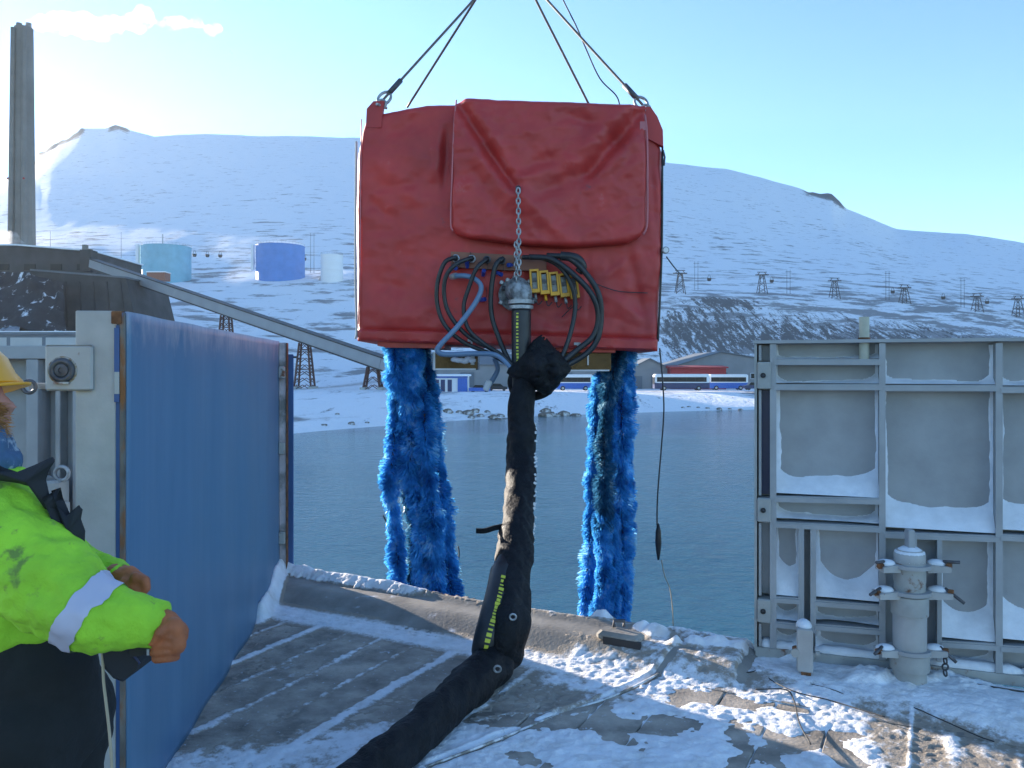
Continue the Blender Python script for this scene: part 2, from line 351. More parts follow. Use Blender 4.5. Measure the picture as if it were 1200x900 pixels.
def water_mat():
    m = bpy.data.materials.new('sea_water'); m.use_nodes = True; t = m.node_tree; N = t.nodes; L = t.links; b = N['Principled BSDF']
    b.inputs['Base Color'].default_value = (.012,.075,.105,1); b.inputs['Roughness'].default_value = .1; b.inputs['IOR'].default_value = 1.33
    tc = N.new('ShaderNodeTexCoord'); prev = None
    for sc, st, d, det in ((.9, (1, 1.7, 1),   .15, 6), (.16, (1, 1.4, 1), .16, 3)):
        mp = N.new('ShaderNodeMapping'); mp.inputs['Scale'].default_value = st; mp.inputs['Rotation'].default_value = (0,0,.25); L.new(tc.outputs['Object'], mp.inputs[0])
        n = N.new('ShaderNodeTexNoise'); n.inputs['Scale'].default_value = sc; n.inputs['Detail'].default_value = det; n.inputs['Roughness'].default_value = .55; L.new(mp.outputs[0], n.inputs[0])
        bp = N.new('ShaderNodeBump'); bp.inputs['Strength'].default_value = 1; bp.inputs['Distance'].default_value = d; L.new(n.outputs[0], bp.inputs['Height'])
        if prev: L.new(prev, bp.inputs['Normal'])
        prev = bp.outputs[0]
    # wind patches: smoother and rougher water
    mp = N.new('ShaderNodeMapping'); mp.inputs['Scale'].default_value = (.5, 1.6, 1); L.new(tc.outputs['Object'], mp.inputs[0])
    n = N.new('ShaderNodeTexNoise'); n.inputs['Scale'].default_value = .035; n.inputs['Detail'].default_value = 4; L.new(mp.outputs[0], n.inputs[0])
    r = N.new('ShaderNodeMapRange'); L.new(n.outputs[0], r.inputs[0]); r.inputs[1].default_value = .35; r.inputs[2].default_value = .65; r.inputs[3].default_value = .35; r.inputs[4].default_value = 1
    for q in N:
        if q.bl_idname == 'ShaderNodeBump': L.new(r.outputs[0], q.inputs['Strength'])
    L.new(prev, b.inputs['Normal']); return m
K['water'] = water_mat()
def steam_mat(name, dens):
    m = bpy.data.materials.new(name); m.use_nodes = True; t = m.node_tree; N = t.nodes; L = t.links; N.remove(N['Principled BSDF'])
    v = N.new('ShaderNodeVolumePrincipled'); v.inputs['Color'].default_value = (.97,.97,.98,1); v.inputs['Anisotropy'].default_value = .35
    tc = N.new('ShaderNodeTexCoord'); n = N.new('ShaderNodeTexNoise'); n.inputs['Scale'].default_value = .26; n.inputs['Detail'].default_value = 6; n.inputs['Roughness'].default_value = .62; L.new(tc.outputs['Object'], n.inputs[0])
    r = N.new('ShaderNodeMapRange'); L.new(n.outputs[0], r.inputs[0]); r.inputs[1].default_value = .43; r.inputs[2].default_value = .72; r.inputs[3].default_value = 0; r.inputs[4].default_value = dens
    L.new(r.outputs[0], v.inputs['Density']); L.new(v.outputs[0], N['Material Output'].inputs['Volume']); return m
K['steam'] = steam_mat('steam', .22)
# ------------------------------------------------------------------ terrain: shore, bank, bench, mountain as one sheet
def build_terrain():
    cols = np.array([-520,-100,60,200,345,450,600,780,900,1050,1200,1720.])
    zf = lambda py, Y: EYE-(np.array(py, float)-HZ)/FPX*Y
    S = np.array([45,54,61,70,84,96,112,128,136,142,148,168.])
    st = [(S, np.full(12, -5.7)), (S+4, np.full(12, -4.9)), (S+14, np.array([-4,-4,-4,-4,-3.9,-3.6,-3.3,-3.6,-3.9,-3.9,-3.9,-3.9])),
          (S+26, np.full(12, -2.9)),
          (np.full(12, 196.), np.array([6,6,5,-1.,-2.9,-2.9,-2.9,-2.9,-2.9,-2.9,-2.9,-2.9])),
          (np.full(12, 240.), zf([350,362,365,398,438,439,440,441,441,440,436,430], 240)),
          (np.full(12, 305.), zf([338,337,339,364,393,405,415,423,426,421,414,400], 305)),
          (np.full(12, 395.), zf([322,318,318,331,330,332,338,349,354,367,384,402], 395)),
          (np.full(12, 470.), zf([312,302,300,309,311,314,322,333,338,346,360,380], 470)),
          (np.full(12, 800.), zf([320,276,262,256,252,254,258,284,298,316,333,350], 800)),
          (np.full(12, 1300.), zf([330,250,207,200,199,200,202,226,252,288,306,330], 1300))]
    rx = [-520,-100,0,12,42,45,65,95,100,122,138,150,180,240,300,415,600,780,850,940,975,990,1050,1130,1200,1720]
    ry = [332,285,220,208,192,181,168,152,151,150,144,151,160,158,161,160,168,191,198,221,230,244,268,274,285,322]
    M = 500; kx = np.linspace(-520, 1720, M)
    Ys, Zs = [], []
    sm = lambda a: np.interp(kx, cols, a)
    for Y, z in st: Ys.append(sm(Y)); Zs.append(sm(z))
    Ys.append(np.full(M, 1800.)); Zs.append(zf(np.interp(kx, rx, ry), 1800.))
    Ys.append(np.full(M, 2100.)); Zs.append(Zs[-1]-70); Ys.append(np.full(M, 2700.)); Zs.append(Zs[-1]-160)
    nsub = [5,8,8,16,16,22,28,16,34,28,34,6,4]; yy, zz = [], []
    Zs = np.array(Zs); Ys = np.array(Ys)
    for i, n in enumerate(nsub):
        for j in range(n):
            t = j/n; y = Ys[i]+(Ys[i+1]-Ys[i])*t
            h = Ys[i+1]-Ys[i]
            # monotone-ish cubic in distance: rounds the brows of bank and bench
            m0 = (Zs[i+1]-Zs[i-1])/(Ys[i+1]-Ys[i-1]) if i else (Zs[1]-Zs[0])/h
            m1 = (Zs[i+2]-Zs[i])/(Ys[i+2]-Ys[i]) if i+2 < len(Zs) else m0
            s = (Zs[i+1]-Zs[i])/h
            lim = lambda m: np.where(m*s <= 0, 0, np.sign(s)*np.minimum(np.abs(m), 2.5*np.abs(s)))
            if i >= 10: m0 = m1 = s
            else: m0, m1 = lim(m0), lim(m1)
            zz.append((2*t**3-3*t*t+1)*Zs[i]+(t**3-2*t*t+t)*h*m0+(3*t*t-2*t**3)*Zs[i+1]+(t**3-t*t)*h*m1); yy.append(y)
    yy.append(Ys[-1]); zz.append(Zs[-1]); Y = np.array(yy); Z = np.array(zz); X = (kx[None]-600)/FPX*Y
    amp = np.interp(Y, [90,150,210,300,400,500,900,1500,1800], [.7,.4,.6,2.0,2.6,1.2,4,9,6])
    n = fbm(X/(20+Y*.09), Y/(20+Y*.09), 3, 5)-.5
    Z = Z+n*amp*1.6
    pxg = np.broadcast_to(kx[None], Y.shape)
    # gullies down the right-hand bank
    bank = np.exp(-((Y-345)/45)**2)*sstep(740, 800, pxg)
    Z += bank*(np.abs(fbm(X/11+Y*.01, Y/90, 8, 3)-.5)*-7+1.0)
    # crags at the left shoulder, the peak and the right shoulder of the ridge
    crag = (sstep(35, 45, pxg)*(1-sstep(92, 102, pxg))*1.0+sstep(122, 132, pxg)*(1-sstep(146, 156, pxg))*.6+sstep(935, 950, pxg)*(1-sstep(985, 992, pxg))*.7)*np.exp(-((Y-1790)/70)**2)
    Z += crag*(np.floor(fbm(X/30, Y/60, 5, 3)*6)/6-.4)*26
    beach = sstep(-5.1, -4.6, Z)
    R = np.interp(Y, [100,180,320,420,480,900,1500,1800], [.5,.45,.7,.95,.75,.5,.35,.35])
    R = R*(.55+.9*fbm(X/120, Y/200, 21, 3)); R = np.where(Y > 480, R*np.where(pxg > 780, 1.0, .75), R)
    R = R+crag*2.6
    G = np.exp(-((Y-340)/50)**2)*sstep(730, 800, pxg)*(1.05-.0006*(pxg-800))+np.exp(-((Y-330)/55)**2)*(1-sstep(60, 420, pxg)*.45)*.34*(pxg < 760)
    G += crag*2.2+np.exp(-((Y-392)/14)**2)*np.exp(-((pxg-845)/38)**2)*.9+np.exp(-((S.min()+Y*0-60)/1)**2)*0
    G += (Y < 235)*(.22+.30*fbm(X/14, Y/7, 41, 3))*sstep(-5.2, -4.6, Z)
    # gravel track slanting up from the shore flat to the conveyor foot, trodden snow round the buildings
    tr = np.exp(-((Z*0+Y-(172+ (pxg-345)*.55))/7)**2)*sstep(300, 345, pxg)*(1-sstep(455, 500, pxg))
    B = tr*.8+np.exp(-((Y-(Y*0+165+fbm(X/15, Y/9, 31, 3)*14))/6)**2)*sstep(420, 520, pxg)*.45
    A = np.stack([R, G, B, np.ones_like(R)], -1).reshape(-1, 4)
    V = np.stack([X, Y, Z], -1).reshape(-1, 3)
    global TERR; TERR = (kx, Y, Z)
    return grid_mesh('mountain', V, Y.shape[0], M, K['terrain'], kind='structure', attr=A)
build_terrain()
def ground_z(X, Y):
    kx, Yg, Zg = TERR; px = 600+X/Y*FPX; j = int(np.clip(np.searchsorted(kx, px), 1, len(kx)-1))
    return float(np.interp(Y, Yg[:, j], Zg[:, j]))
def on_ground(px, Y): X = (px-600)/FPX*Y; return Vector((X, Y, ground_z(X, Y)))
wm = MB(); wm.add([(-900,-400,-5.3),(900,-400,-5.3),(900,420,-5.3),(-900,420,-5.3)], [(0,1,2,3)])
wm.build('sea', K['water'], kind='structure')

# ------------------------------------------------------------------ power station, stack, conveyor
def power_station():
    d = 255; c = P(0, 300, d); t = thing('power_station', 'dark power station hall at the foot of the tall stack', 'building', (c.x, d, ground_z(c.x, d)))
    zt = P(0, 288, d).z; zr = P(0, 295, d).z; zb = P(0, 326, d).z-8
    xl, xr = P(-260, 0, d).x, P(108, 0, d).x; xm = P(20, 0, d).x
    MB().prism([(xl,d,zb),(xr,d,zb),(xr,d,zr),(xm,d,zt),(xl,d,zt)], (0,34,0)).build('wall', K['darkwall'], t)
    MB().prism([(xl-.5,d-.6,zt+.02),(xm,d-.6,zt+.02),(xr+.5,d-.6,zr+.02),(xr+.5,d-.6,zr+.5),(xm,d-.6,zt+.5),(xl-.5,d-.6,zt+.5)], (0,35,0)).build('roof', K['roofsnow'], t)
    for px, top in ((100, 287), (105, 292)):
        a = P(px, 314, d-2); b = P(px, top, d-2); MB().box((a.x, d-2, (a.z+b.z)/2), (1.2, 1.6, b.z-a.z)).build('vent_duct', K['conc'], t)
    for k in range(9):
        x = lerp(xl+30, xr-3, k/8); MB().box((x, d-.12, zb+11.5), (3.6, .2, 2.0)).build('window', K['glass'], t)
    # the darker hall in front, with sloping ends
    d2 = 218; c = P(60, 370, d2); t2 = thing('coal_bunker', 'dark grey bunker with a sloping end below the conveyor head', 'building', (c.x, d2, c.z))
    q = [P(18,386,d2), P(168,386,d2), P(147,326,d2), P(36,317,d2)]
    for p in q[:2]: p.z -= 6
    MB().prism(q, (0,26,0)).build('wall', K['darkwall'], t2)
    q = [P(35,317,d2-.4), P(148,326,d2-.4), P(148,324,d2-.4), P(35,315,d2-.4)]
    MB().prism(q, (0,26.6,0)).build('roof', K['greyroof'], t2)
    for k in range(7):
        a = P(45+k*16, 330, d2-.15); b = P(45+k*17, 384, d2-.15); MB().beam(a, b, .35, .3).build('rib', K['dk'], t2)
    # snow streaked coal heap left of it
    V = []; n1, n2 = 50, 24
    for j in range(n2):
        for i in range(n1):
            a, b = i/(n1-1), j/(n2-1); px = lerp(-160, 76, a); e = 1-abs(2*a-1)**4
            p = P(px, lerp(384, 319, b), lerp(196, 214, b)); p.z += (vnoise(i*.35, j*.5, 2)-.5)*1.2-(1-e)*3; p.y += (vnoise(i*.5, j*.2, 5)-.5)*2.5; V.append(p)
        
    h = grid_mesh('coal_heap', np.array([tuple(p) for p in V]), n2, n1, K['coal']); tag(h, 'dark coal heap streaked with snow beside the power station', 'heap')
    # low building with a row of pale shutters
    d3 = 188; c = P(0, 404, d3); t3 = thing('low_shed', 'low shed with pale panels and blue posts below the bunker', 'building', (c.x, d3, c.z-3))
    MB().prism([P(-230,420,d3), P(122,420,d3), P(122,392,d3), P(-230,392,d3)], (0,9,0)).build('wall', K['greyroof'], t3)
    MB().prism([P(-240,392,d3-.5), P(126,392,d3-.5), P(126,389,d3-.5), P(-240,389,d3-.5)], (0,11,0)).build('roof', K['greyroof'], t3)
    MB().prism([P(-240,389,d3-.55), P(126,389,d3-.55), P(126,388,d3-.55), P(-240,388,d3-.55)], (0,11,0)).build('roof_snow', K['roofsnow'], t3)
    for k in range(7):
        x = 12+(k-5)*41.5; MB().prism([P(x,408,d3-.1), P(x+37,408,d3-.1), P(x+37,395.5,d3-.1), P(x,395.5,d3-.1)], (0,.2,0)).build('panel', K['pale'], t3)
power_station()
def stack():
    d = 262; b = P(28, 291, d); t = thing('smokestack', 'tall grey concrete smokestack steaming above the power station', 'chimney', (b.x, d, b.z))
    top = P(0, 33, d).z; w0, w1 = 3.65, 2.85
    for nm, off, ww in (('shaft', 0, 1), ):
        vs = []
        for z, hw in ((b.z-12, w0), (top, w1)):
            for a in range(12):
                th = 2*math.pi*(a+.5)/12; r = hw*(1.0 if a % 2 else 1.0)
                vs.append((b.x+r*math.cos(th), d+r*math.sin(th), z))
        MB().add(vs, [(i, (i+1) % 12, 12+(i+1) % 12, 12+i) for i in range(12)]+[tuple(range(11,-1,-1)), tuple(range(12, 24))]).build('shaft', K['conc'], t)
    for s in (-1, 1):
        MB().tube([(b.x+s*w0*.62, d-w0*.98, b.z-12), (b.x+s*w1*.62, d-w1*.98, top-1)], [.95,.75], 10).build('rib', K['conc'], t)
        MB().lathe((b.x+s*1.55, d, top-.5), [(.9,0),(.9,2.1),(.7,2.1),(.7,0)], 14).build('flue', K['conc'], t)
        for z in (22.0,): MB().ball((b.x+s*2.6, d-w0-.7, b.z+z), .35).build('warning_light', K['redwall'], t)
stack()
def steam(name, pts, label, vox):
    m = MB()
    for px, py, d, r in pts: m.ball(P(px, py, d), r*1.12*d/FPX, 12, (1, 1, .9))
    o = m.build(name, K['steam'], kind='stuff'); remesh(o, vox, 3, 4.0, 4.5); tag(o, label, 'steam'); return o
pl = []
for px, py, r in ((38,27,6),(46,27,8),(56,28,11),(68,28,13),(80,26,14),(92,28,14),(104,32,15),(116,34,14),(126,28,11),(138,29,12),(150,27,11),(160,25,13),(170,20,12),(190,30,5),(198,27,8),(208,27,8),(220,30,4),(231,26,7),(245,36,6),(254,33,5),(270,60,3),(274,65,3)):
    pl.append((px, py, 262, r))
steam('steam_plume', pl, 'white steam plume drifting right from the smokestack top', 1.1)
steam('steam_cloud', [(-8,282,256,12),(6,280,256,10),(16,279,256,7),(24,285,256,5)], 'small white steam cloud venting on the power station roof', 1.0)

def conveyor():
    a0 = P(109, 309, 245); e0 = P(450, 426, 168); e1 = P(520, 452, 160)
    t = thing('conveyor_gallery', 'long pale enclosed conveyor sloping down from the power station', 'conveyor', (a0.x, a0.y, 0))
    for (a, b) in ((a0, e0), (e0, e1)):
        MB().beam(a, b, 2.4, 2.5).build('gallery', K['gal'], t)
        MB().beam(a+Vector((0,0,1.36)), b+Vector((0,0,1.36)), 2.8, .28).build('roof', K['dk'], t)
        MB().beam(a-Vector((0,0,1.36)), b-Vector((0,0,1.36)), 2.7, .3).build('bottom_truss', K['dk'], t)
    h = P(104, 306, 247); MB().box(h, (3.4, 4, 6.5)).build('head_house', K['darkwall'], t)
    # trestles
    lab = {160:'squat rust red trestle nearest the bunker under the conveyor', 265:'short trestle behind the blue gate under the conveyor', 357:'tallest lattice trestle under the conveyor right of the blue gate', 437:'short lattice trestle at the lower end of the conveyor beside the blue brush'}
    for px in (160, 265, 357, 437):
        f = (px-109)/(450-109); f = f*168/(245+(168-245)*f) if False else f
        # find the gallery point on this sight line
        lo, hi = 0., 1.
        for _ in range(40):
            mid = (lo+hi)/2; q = a0.lerp(e0, mid); pp = 600+q.x/q.y*FPX
            if pp < px: lo = mid
            else: hi = mid
        q = a0.lerp(e0, lo); zt = q.z-1.5; g = ground_z(q.x, q.y)
        tt = thing('trestle', lab[px], 'trestle', (q.x, q.y, g), 'trestles under the conveyor')
        H = zt-g; wb, wt = 1.75+.02*H, 1.0
        lg = []
        for sx in (-1, 1):
            for sy in (-1, 1):
                a = Vector((q.x+sx*wb, q.y+sy*wb, g-.3)); b = Vector((q.x+sx*wt, q.y+sy*wt, zt)); MB().beam(a, b, .34, .34).build('leg', K['tr'], tt); lg.append((a, b))
        m = MB(); n = max(3, int(H/1.5))
        for (i, j) in ((0,1),(0,2),(1,3),(2,3)):
            for k in range(n):
                a = lg[i][0].lerp(lg[i][1], k/n); b = lg[j][0].lerp(lg[j][1], (k+1)/n); c = lg[j][0].lerp(lg[j][1], k/n); e = lg[i][0].lerp(lg[i][1], (k+1)/n)
                mid = ((a+c)/2).lerp((e+b)/2, .75); m.beam(a, mid, .15, .15); m.beam(c, mid, .15, .15)
                if k % 3 == 0: m.beam(a, c, .16, .16)
        m.build('bracing', K['tr'], tt)
        for sx in (-1, 1): MB().box((q.x+sx*wb, q.y, g+.1), (1.1, wb*2.6, .8)).build('footing', K['pale'], tt)
conveyor()
# tanks
def tank(name, px0, px1, ptop, pbot, d, m, label):
    r = (px1-px0)/2/FPX*d; c = P((px0+px1)/2, pbot, d); zt = P(0, ptop, d).z; zb = c.z-4
    t = thing(name, label, 'tank', (c.x, d+r, c.z), None); cc = (c.x, d+r, zb); h = zt-zb
    prof = [(r, 0)]
    for k in range(1, 5): prof += [(r, h*k/5-.08), (r*1.004, h*k/5), (r, h*k/5+.08)]
    MB().lathe(cc, prof+[(r, h), (r*1.012, h+.02), (r*1.012, h+.3), (r*.98, h+.35)], 48).build('shell', m, t, True, auto=30)
    MB().lathe(cc, [(r*.98, h+.34), (0, h+r*.10)], 48).build('roof', m, t, True)
    rl = MB()
    for k in range(40):
        a = 2*math.pi*k/40; rl.tube([(c.x+r*math.cos(a), d+r+r*math.sin(a), zt+.2), (c.x+r*math.cos(a), d+r+r*math.sin(a), zt+1.3)], .05, 4)
    rl.ring((c.x, d+r, zt+1.3), r, .05, n=40, m=4); rl.build('railing', K['steel'], t)
    st = MB(); n = 26
    for k in range(n):
        a = math.radians(200-130*k/n); st.box((c.x+(r+.6)*math.cos(a), d+r+(r+.6)*math.sin(a), zb+4+(h-4)*k/n), (1.0, 1.0, .18))
    st.build('stair', K['steel'], t)
    return t, c, r, zt
t, c, r, zt = tank('storage_tank', 155, 211, 286, 330, 395, K['teal'], 'turquoise storage tank with a mast, behind the conveyor')
MB().tube([(c.x-2, 395+r, zt), (c.x-2, 395+r, zt+7)], .3, 6).build('vent_pipe', K['steel'], t)
MB().box((c.x-r-.8, 395+r-4, zt-5), (1.4, 2.4, 12)).build('stair_tower', K['white'], t)
t, c, r, zt = tank('storage_tank', 292, 349, 285, 328, 395, K['tblue'], 'bright blue storage tank left of the small white tank')
MB().box((c.x-r-.8, 395+r-4, zt-6), (1.4, 2.4, 13)).build('stair_tower', K['white'], t)
tank('storage_tank', 373, 399, 298, 331, 395, K['white'], 'small white storage tank nearest the red cover')
for o in COL.objects:
    if o.name.startswith('storage_tank'): o['group'] = 'storage tanks on the hillside'
p = on_ground(186, 372); hz = thing('hut', 'small brown hut in front of the turquoise tank', 'hut', p)
MB().box((p.x, p.y, P(0,324,372).z), (8.4, 6, 4.2)).build('wall', K['brownp'], hz); MB().box((p.x, p.y, P(0,319.4,372).z), (8.9, 6.5, .5)).build('roof', K['roofsnow'], hz)

# ------------------------------------------------------------------ ropeway on the bench, masts
def ropeway():
    pos = [(797,318,410,'nearest the red cover'),(893,320,430,'second from the red cover'),(978,327,430,'third from the red cover'),(1060,335,430,'fourth from the red cover'),(1145,345,430,'second from the right edge of the photo'),(1193,348,430,'at the right edge of the photo')]
    tops = []
    for i, (px, pt, d, lb) in enumerate(pos):
        g = on_ground(px, d); zt = max(P(px, pt, d).z, g.z+6.5)
        t = thing('ropeway_tower', 'dark wooden ropeway tower on the snowy bench, '+lb, 'ropeway tower', g, 'old ropeway towers on the hillside')
        H = zt-g.z
        for sx in (-1, 1):
            for sy in (-1, 1): MB().beam((g.x+sx*2.4, d+sy*2.2, g.z-.6), (g.x+sx*.9, d+sy*.8, zt-1), .30, .30).build('leg', K['farwood'], t)
        m = MB()
        for k in range(3):
            f0, f1 = k/3, (k+1)/3
            for sy in (-1, 1):
                w0, w1 = lerp(2.4, .9, f0), lerp(2.4, .9, f1); y0, y1 = d+sy*lerp(2.2, .8, f0), d+sy*lerp(2.2, .8, f1)
                m.beam((g.x-w0, y0, g.z+f0*H), (g.x+w1, y1, g.z+f1*H-.8), .16, .16); m.beam((g.x+w0, y0, g.z+f0*H), (g.x-w1, y1, g.z+f1*H-.8), .16, .16)
        m.build('bracing', K['farwood'], t)
        MB().beam((g.x-3.6, d, zt-1), (g.x+3.6, d, zt-1), .6, .5).build('crossbeam', K['farwood'], t)
        MB().beam((g.x-2.6, d, zt+.5), (g.x+2.6, d, zt+.5), .4, .35).build('crossbeam', K['farwood'], t)
        for s in (-1, 1): MB().beam((g.x+s*2.4, d, zt-1), (g.x+s*1.2, d, zt+.6), .3, .3).build('strut', K['farwood'], t)
        tops.append(Vector((g.x, d, zt-.6)))
    lf = [P(0,286,430), P(50,290,430), P(200,291,430), P(300,294,430), P(440,300,430), P(600,308,420)]
    line = lf+tops+[P(1320,358,430)]
    for s in (-1, 1):
        o = MB().tube([p+Vector((s*1.0, s*2.2, -1)) for p in line], .055, 5).build('ropeway_cable', K['farwood'])
        tag(o, 'thin ropeway cable strung along the hillside, '+('the farther of the pair' if s > 0 else 'the nearer of the pair'), 'cable', 'ropeway cables')
    lab = ['left of the mast near the stack','just right of the turquoise tank','second right of the turquoise tank','third right of the turquoise tank','between the blue and white tanks','just right of the first tower','beside the second tower','between the third and fourth towers','between the fourth and fifth towers','beside the fifth tower']
    for (px, L_) in zip((51, 232, 247, 262, 360, 831, 905, 1046, 1105, 1156), lab):
        best = None
        for a, b in zip(line[:-1], line[1:]):
            pa, pb = 600+a.x/a.y*FPX, 600+b.x/b.y*FPX
            if pa <= px <= pb:
                f = (px-pa)/(pb-pa); best = a.lerp(b, f)
        q = best+Vector((-1,-2.2,-1)); t = thing('ropeway_bucket', 'small dark coal bucket on the ropeway, '+L_, 'bucket', (q.x, q.y, q.z-3), 'ropeway buckets')
        MB().lathe((q.x, q.y, q.z-3.4), [(.7,0),(1.0,.4),(1.1,1.5),(.95,1.5),(.8,.5)], 12).build('tub', K['farwood'], t)
        m = MB()
        for s in (-1, 1): m.beam((q.x+s*1.05, q.y, q.z-2.4), (q.x+s*.2, q.y, q.z), .16, .16)
        m.build('hanger', K['farwood'], t)
ropeway()
for px, pt, d, lb in ((59,271,420,'thin mast right of the smokestack'),(142,272,430,'tall thin mast left of the turquoise tank'),(366,273,430,'twin mast between the blue and white tanks'),(816,306,440,'twin pole right of the first ropeway tower'),(924,316,440,'twin pole right of the second ropeway tower'),(1040,318,440,'twin pole left of the fourth ropeway tower'),(1128,326,440,'twin pole left of the fifth ropeway tower')):
    g = on_ground(px, d); m = MB(); z = P(px, pt, d).z; two = 'twin' in lb
    for s in ((-.9, .9) if two else (0,)): m.tube([(g.x+s, d, g.z-.5), (g.x+s, d, z)], [.12,.08], 6)
    if two: m.beam((g.x-1.6, d, z-1.2), (g.x+1.6, d, z-1.2), .2, .2)
    tag(m.build('pole', K['farwood']), lb, 'pole', 'poles on the hillside')

# ------------------------------------------------------------------ shore: buildings, buses, cars, boulders
def shed(name, px0, px1, pe, pr, pb, d, depth, wm_, rm, label, gable=False, windows=0, doors=0, cat='building', ridge=None):
    a, b = P(px0, pe, d), P(px1, pe, d); base = P(px0, pb, d).z-.6; ze, zr = a.z, P(px0, pr, d).z
    t = thing(name, label, cat, ((a.x+b.x)/2, d, base+.6)); xm = (a.x+b.x)/2 if ridge is None else P(ridge, 0, d).x
    if gable:
        MB().prism([(a.x,d,base),(b.x,d,base),(b.x,d,ze),(xm,d,zr),(a.x,d,ze)], (0,depth,0)).build('wall', wm_, t)
        n = Vector((0,0,.28))
        for e, s in ((a.x-.5, -1), (b.x+.5, 1)):
            k = (zr-ze)/abs(xm-(a.x if s < 0 else b.x)); p0 = Vector((e, d-.5, ze-.5*k+.03)); p1 = Vector((xm, d-.5, zr+.03))
            MB().prism([p0, p1, p1+n, p0+n], (0,depth+1,0)).build('roof', rm, t)
    else:
        MB().prism([(a.x,d,base),(b.x,d,base),(b.x,d,ze),(a.x,d,ze)], (0,depth,0)).build('wall', wm_, t)
        MB().prism([(a.x-.4,d-.6,ze+.02),(a.x-.4,d-.6,ze+.3),(a.x-.4,d+depth/2,zr),(a.x-.4,d+depth+.6,ze+.3),(a.x-.4,d+depth+.6,ze+.02)], (b.x-a.x+.8,0,0)).build('roof', rm, t)
    for k in range(windows):
        x = lerp(a.x, b.x, (k+.5)/windows); w_ = min(1.3, (b.x-a.x)/windows*.5); h_ = min(1.3, (ze-base)*.35)
        f = MB().box((x, d-.03, base+.6+(ze-base-.6)*.58), (w_+.2, .12, h_+.2)).build('window', K['white'], t); MB().box((x, d-.08, base+.6+(ze-base-.6)*.58), (w_, .08, h_)).build('pane', K['glass'], f)
    for k in range(doors):
        x = lerp(a.x, b.x, (k+.35)/max(1, doors)); h_ = (ze-base-.6)*.72
        MB().box((x, d-.05, base+.6+h_/2), (min(3.4, (b.x-a.x)/doors*.6), .16, h_)).build('door', K['greyroof'], t)
    return t
shed('warehouse', 470, 700, 428, 414, 458, 196, 18, K['wallgrey'], K['greyroof'], 'long pale warehouse on the shore behind the red machine', windows=0, doors=4)
shed('warehouse', 736, 787, 434, 421, 458, 190, 26, K['wallgrey'], K['greyroof'], 'pale gabled warehouse right of the right brush', True, 0, 2)
shed('industrial_hall', 796, 935, 428, 413, 458, 205, 30, K['wallgrey'], K['greyroof'], 'large grey hall with a low gable behind the buses', True, 4, 1, ridge=845)
shed('red_house', 786, 851, 431.5, 428, 458, 186, 10, K['redwall'], K['redwall'], 'long red wooden house behind the parked buses', False, 9)
t = shed('site_cabin', 502, 548, 441, 438.5, 462, 158, 6, K['white'], K['roofsnow'], 'white site cabin with blue trim left of the black hose', False, 0)
for px, w_ in ((512, 5), (519, 5), (527, 5)):
    a = P(px, 452, 157.9); h_ = 2.4; MB().box((a.x, 157.95, P(0, 452, 158).z), (w_/FPX*158, .12, h_)).build('door' if px == 519 else 'window', K['navy'], t)
a, b = P(502, 441.5, 157.8), P(548, 441.5, 157.8); MB().beam(a, b, .2, .45).build('trim', K['bluepaint'], t)
a, b = P(502, 461, 157.8), P(548, 461, 157.8); MB().beam(a, b, .2, .4).build('trim', K['bluepaint'], t)
a = P(542, 452, 157.85); MB().box(a, (1.9, .16, 3.0)).build('door', K['bluepaint'], t)
def bus(px0, px1, pb, d, lo, label, yaw=0):
    L = (px1-px0)/FPX*d; c = P((px0+px1)/2, pb, d); H = 3.3; W = 2.5; t = thing('parked_bus', label, 'bus', c, 'buses parked behind the shore')
    R = Matrix.Rotation(yaw, 3, 'Z'); o = lambda x, y, z: c+R@Vector((x, y, z))
    MB().box(o(0,0,H*.5+.25), (L, W, H-.4), R, .22).build('body', K['white'], t)
    MB().box(o(0,0,1.0), (L+.03, W+.04, 1.3), R, .1).build('lower_panel', lo, t)
    MB().box(o(-.1,-W/2-.02,2.25), (L*.90, .05, .95), R).build('window_band', K['glass'], t)
    MB().box(o(-L/2-.01,0,2.0), (.06, W*.86, 1.5), R).build('windscreen', K['glass'], t)
    for k in range(6): MB().box(o(lerp(-L*.4, L*.4, k/5),-W/2-.035,2.25), (.09, .05, .95), R).build('window_post', K['dk'], t)
    for x in (-L*.33, L*.30):
        for y in (-1, 1):
            wv = o(x, y*W*.46, .48); ax = R@Vector((0,1,0)); wh = MB().lathe(wv-ax*.15, [(.48,0),(.48,.3)], 18, ax).build('wheel', K['tyre'], t)
            MB().lathe(wv+ax*y*.16-ax*.01, [(.26,0),(.26,.02)], 14, ax).build('rim', K['steel'], wh)
bus(766, 830, 457.5, 163, K['navy'], 'white bus with a navy lower half, left of the blue and white bus')
bus(830, 875, 457, 170, K['bluepaint'], 'white bus with a bright blue lower half nearest the grey right gate')
bus(652, 694, 457.5, 167, K['bluepaint'], 'white and blue bus partly hidden by the right brush')
def car(px, pb, d, m, label):
    c = P(px, pb, d); t = thing('parked_car', label, 'car', c, 'cars parked behind the shore'); L, W = 4.2, 1.75
    MB().prism([c+Vector((x, -W/2, z)) for x, z in ((-2.1,.3),(2.1,.3),(2.1,.85),(1.2,.95),(-1.3,1.0),(-2.1,.9))], (0,W,0)).build('body', m, t)
    MB().prism([c+Vector((x, -W/2+.1, z)) for x, z in ((-1.35,.98),(1.25,.94),(.6,1.5),(-.9,1.52))], (0,W-.2,0)).build('cabin', K['glass'], t)
    for x in (-1.3, 1.35):
        for y in (-1, 1): MB().lathe(c+Vector((x, y*W*.44-.1, .33)), [(.33,0),(.33,.2)], 14, (0,1,0)).build('wheel', K['tyre'], t)
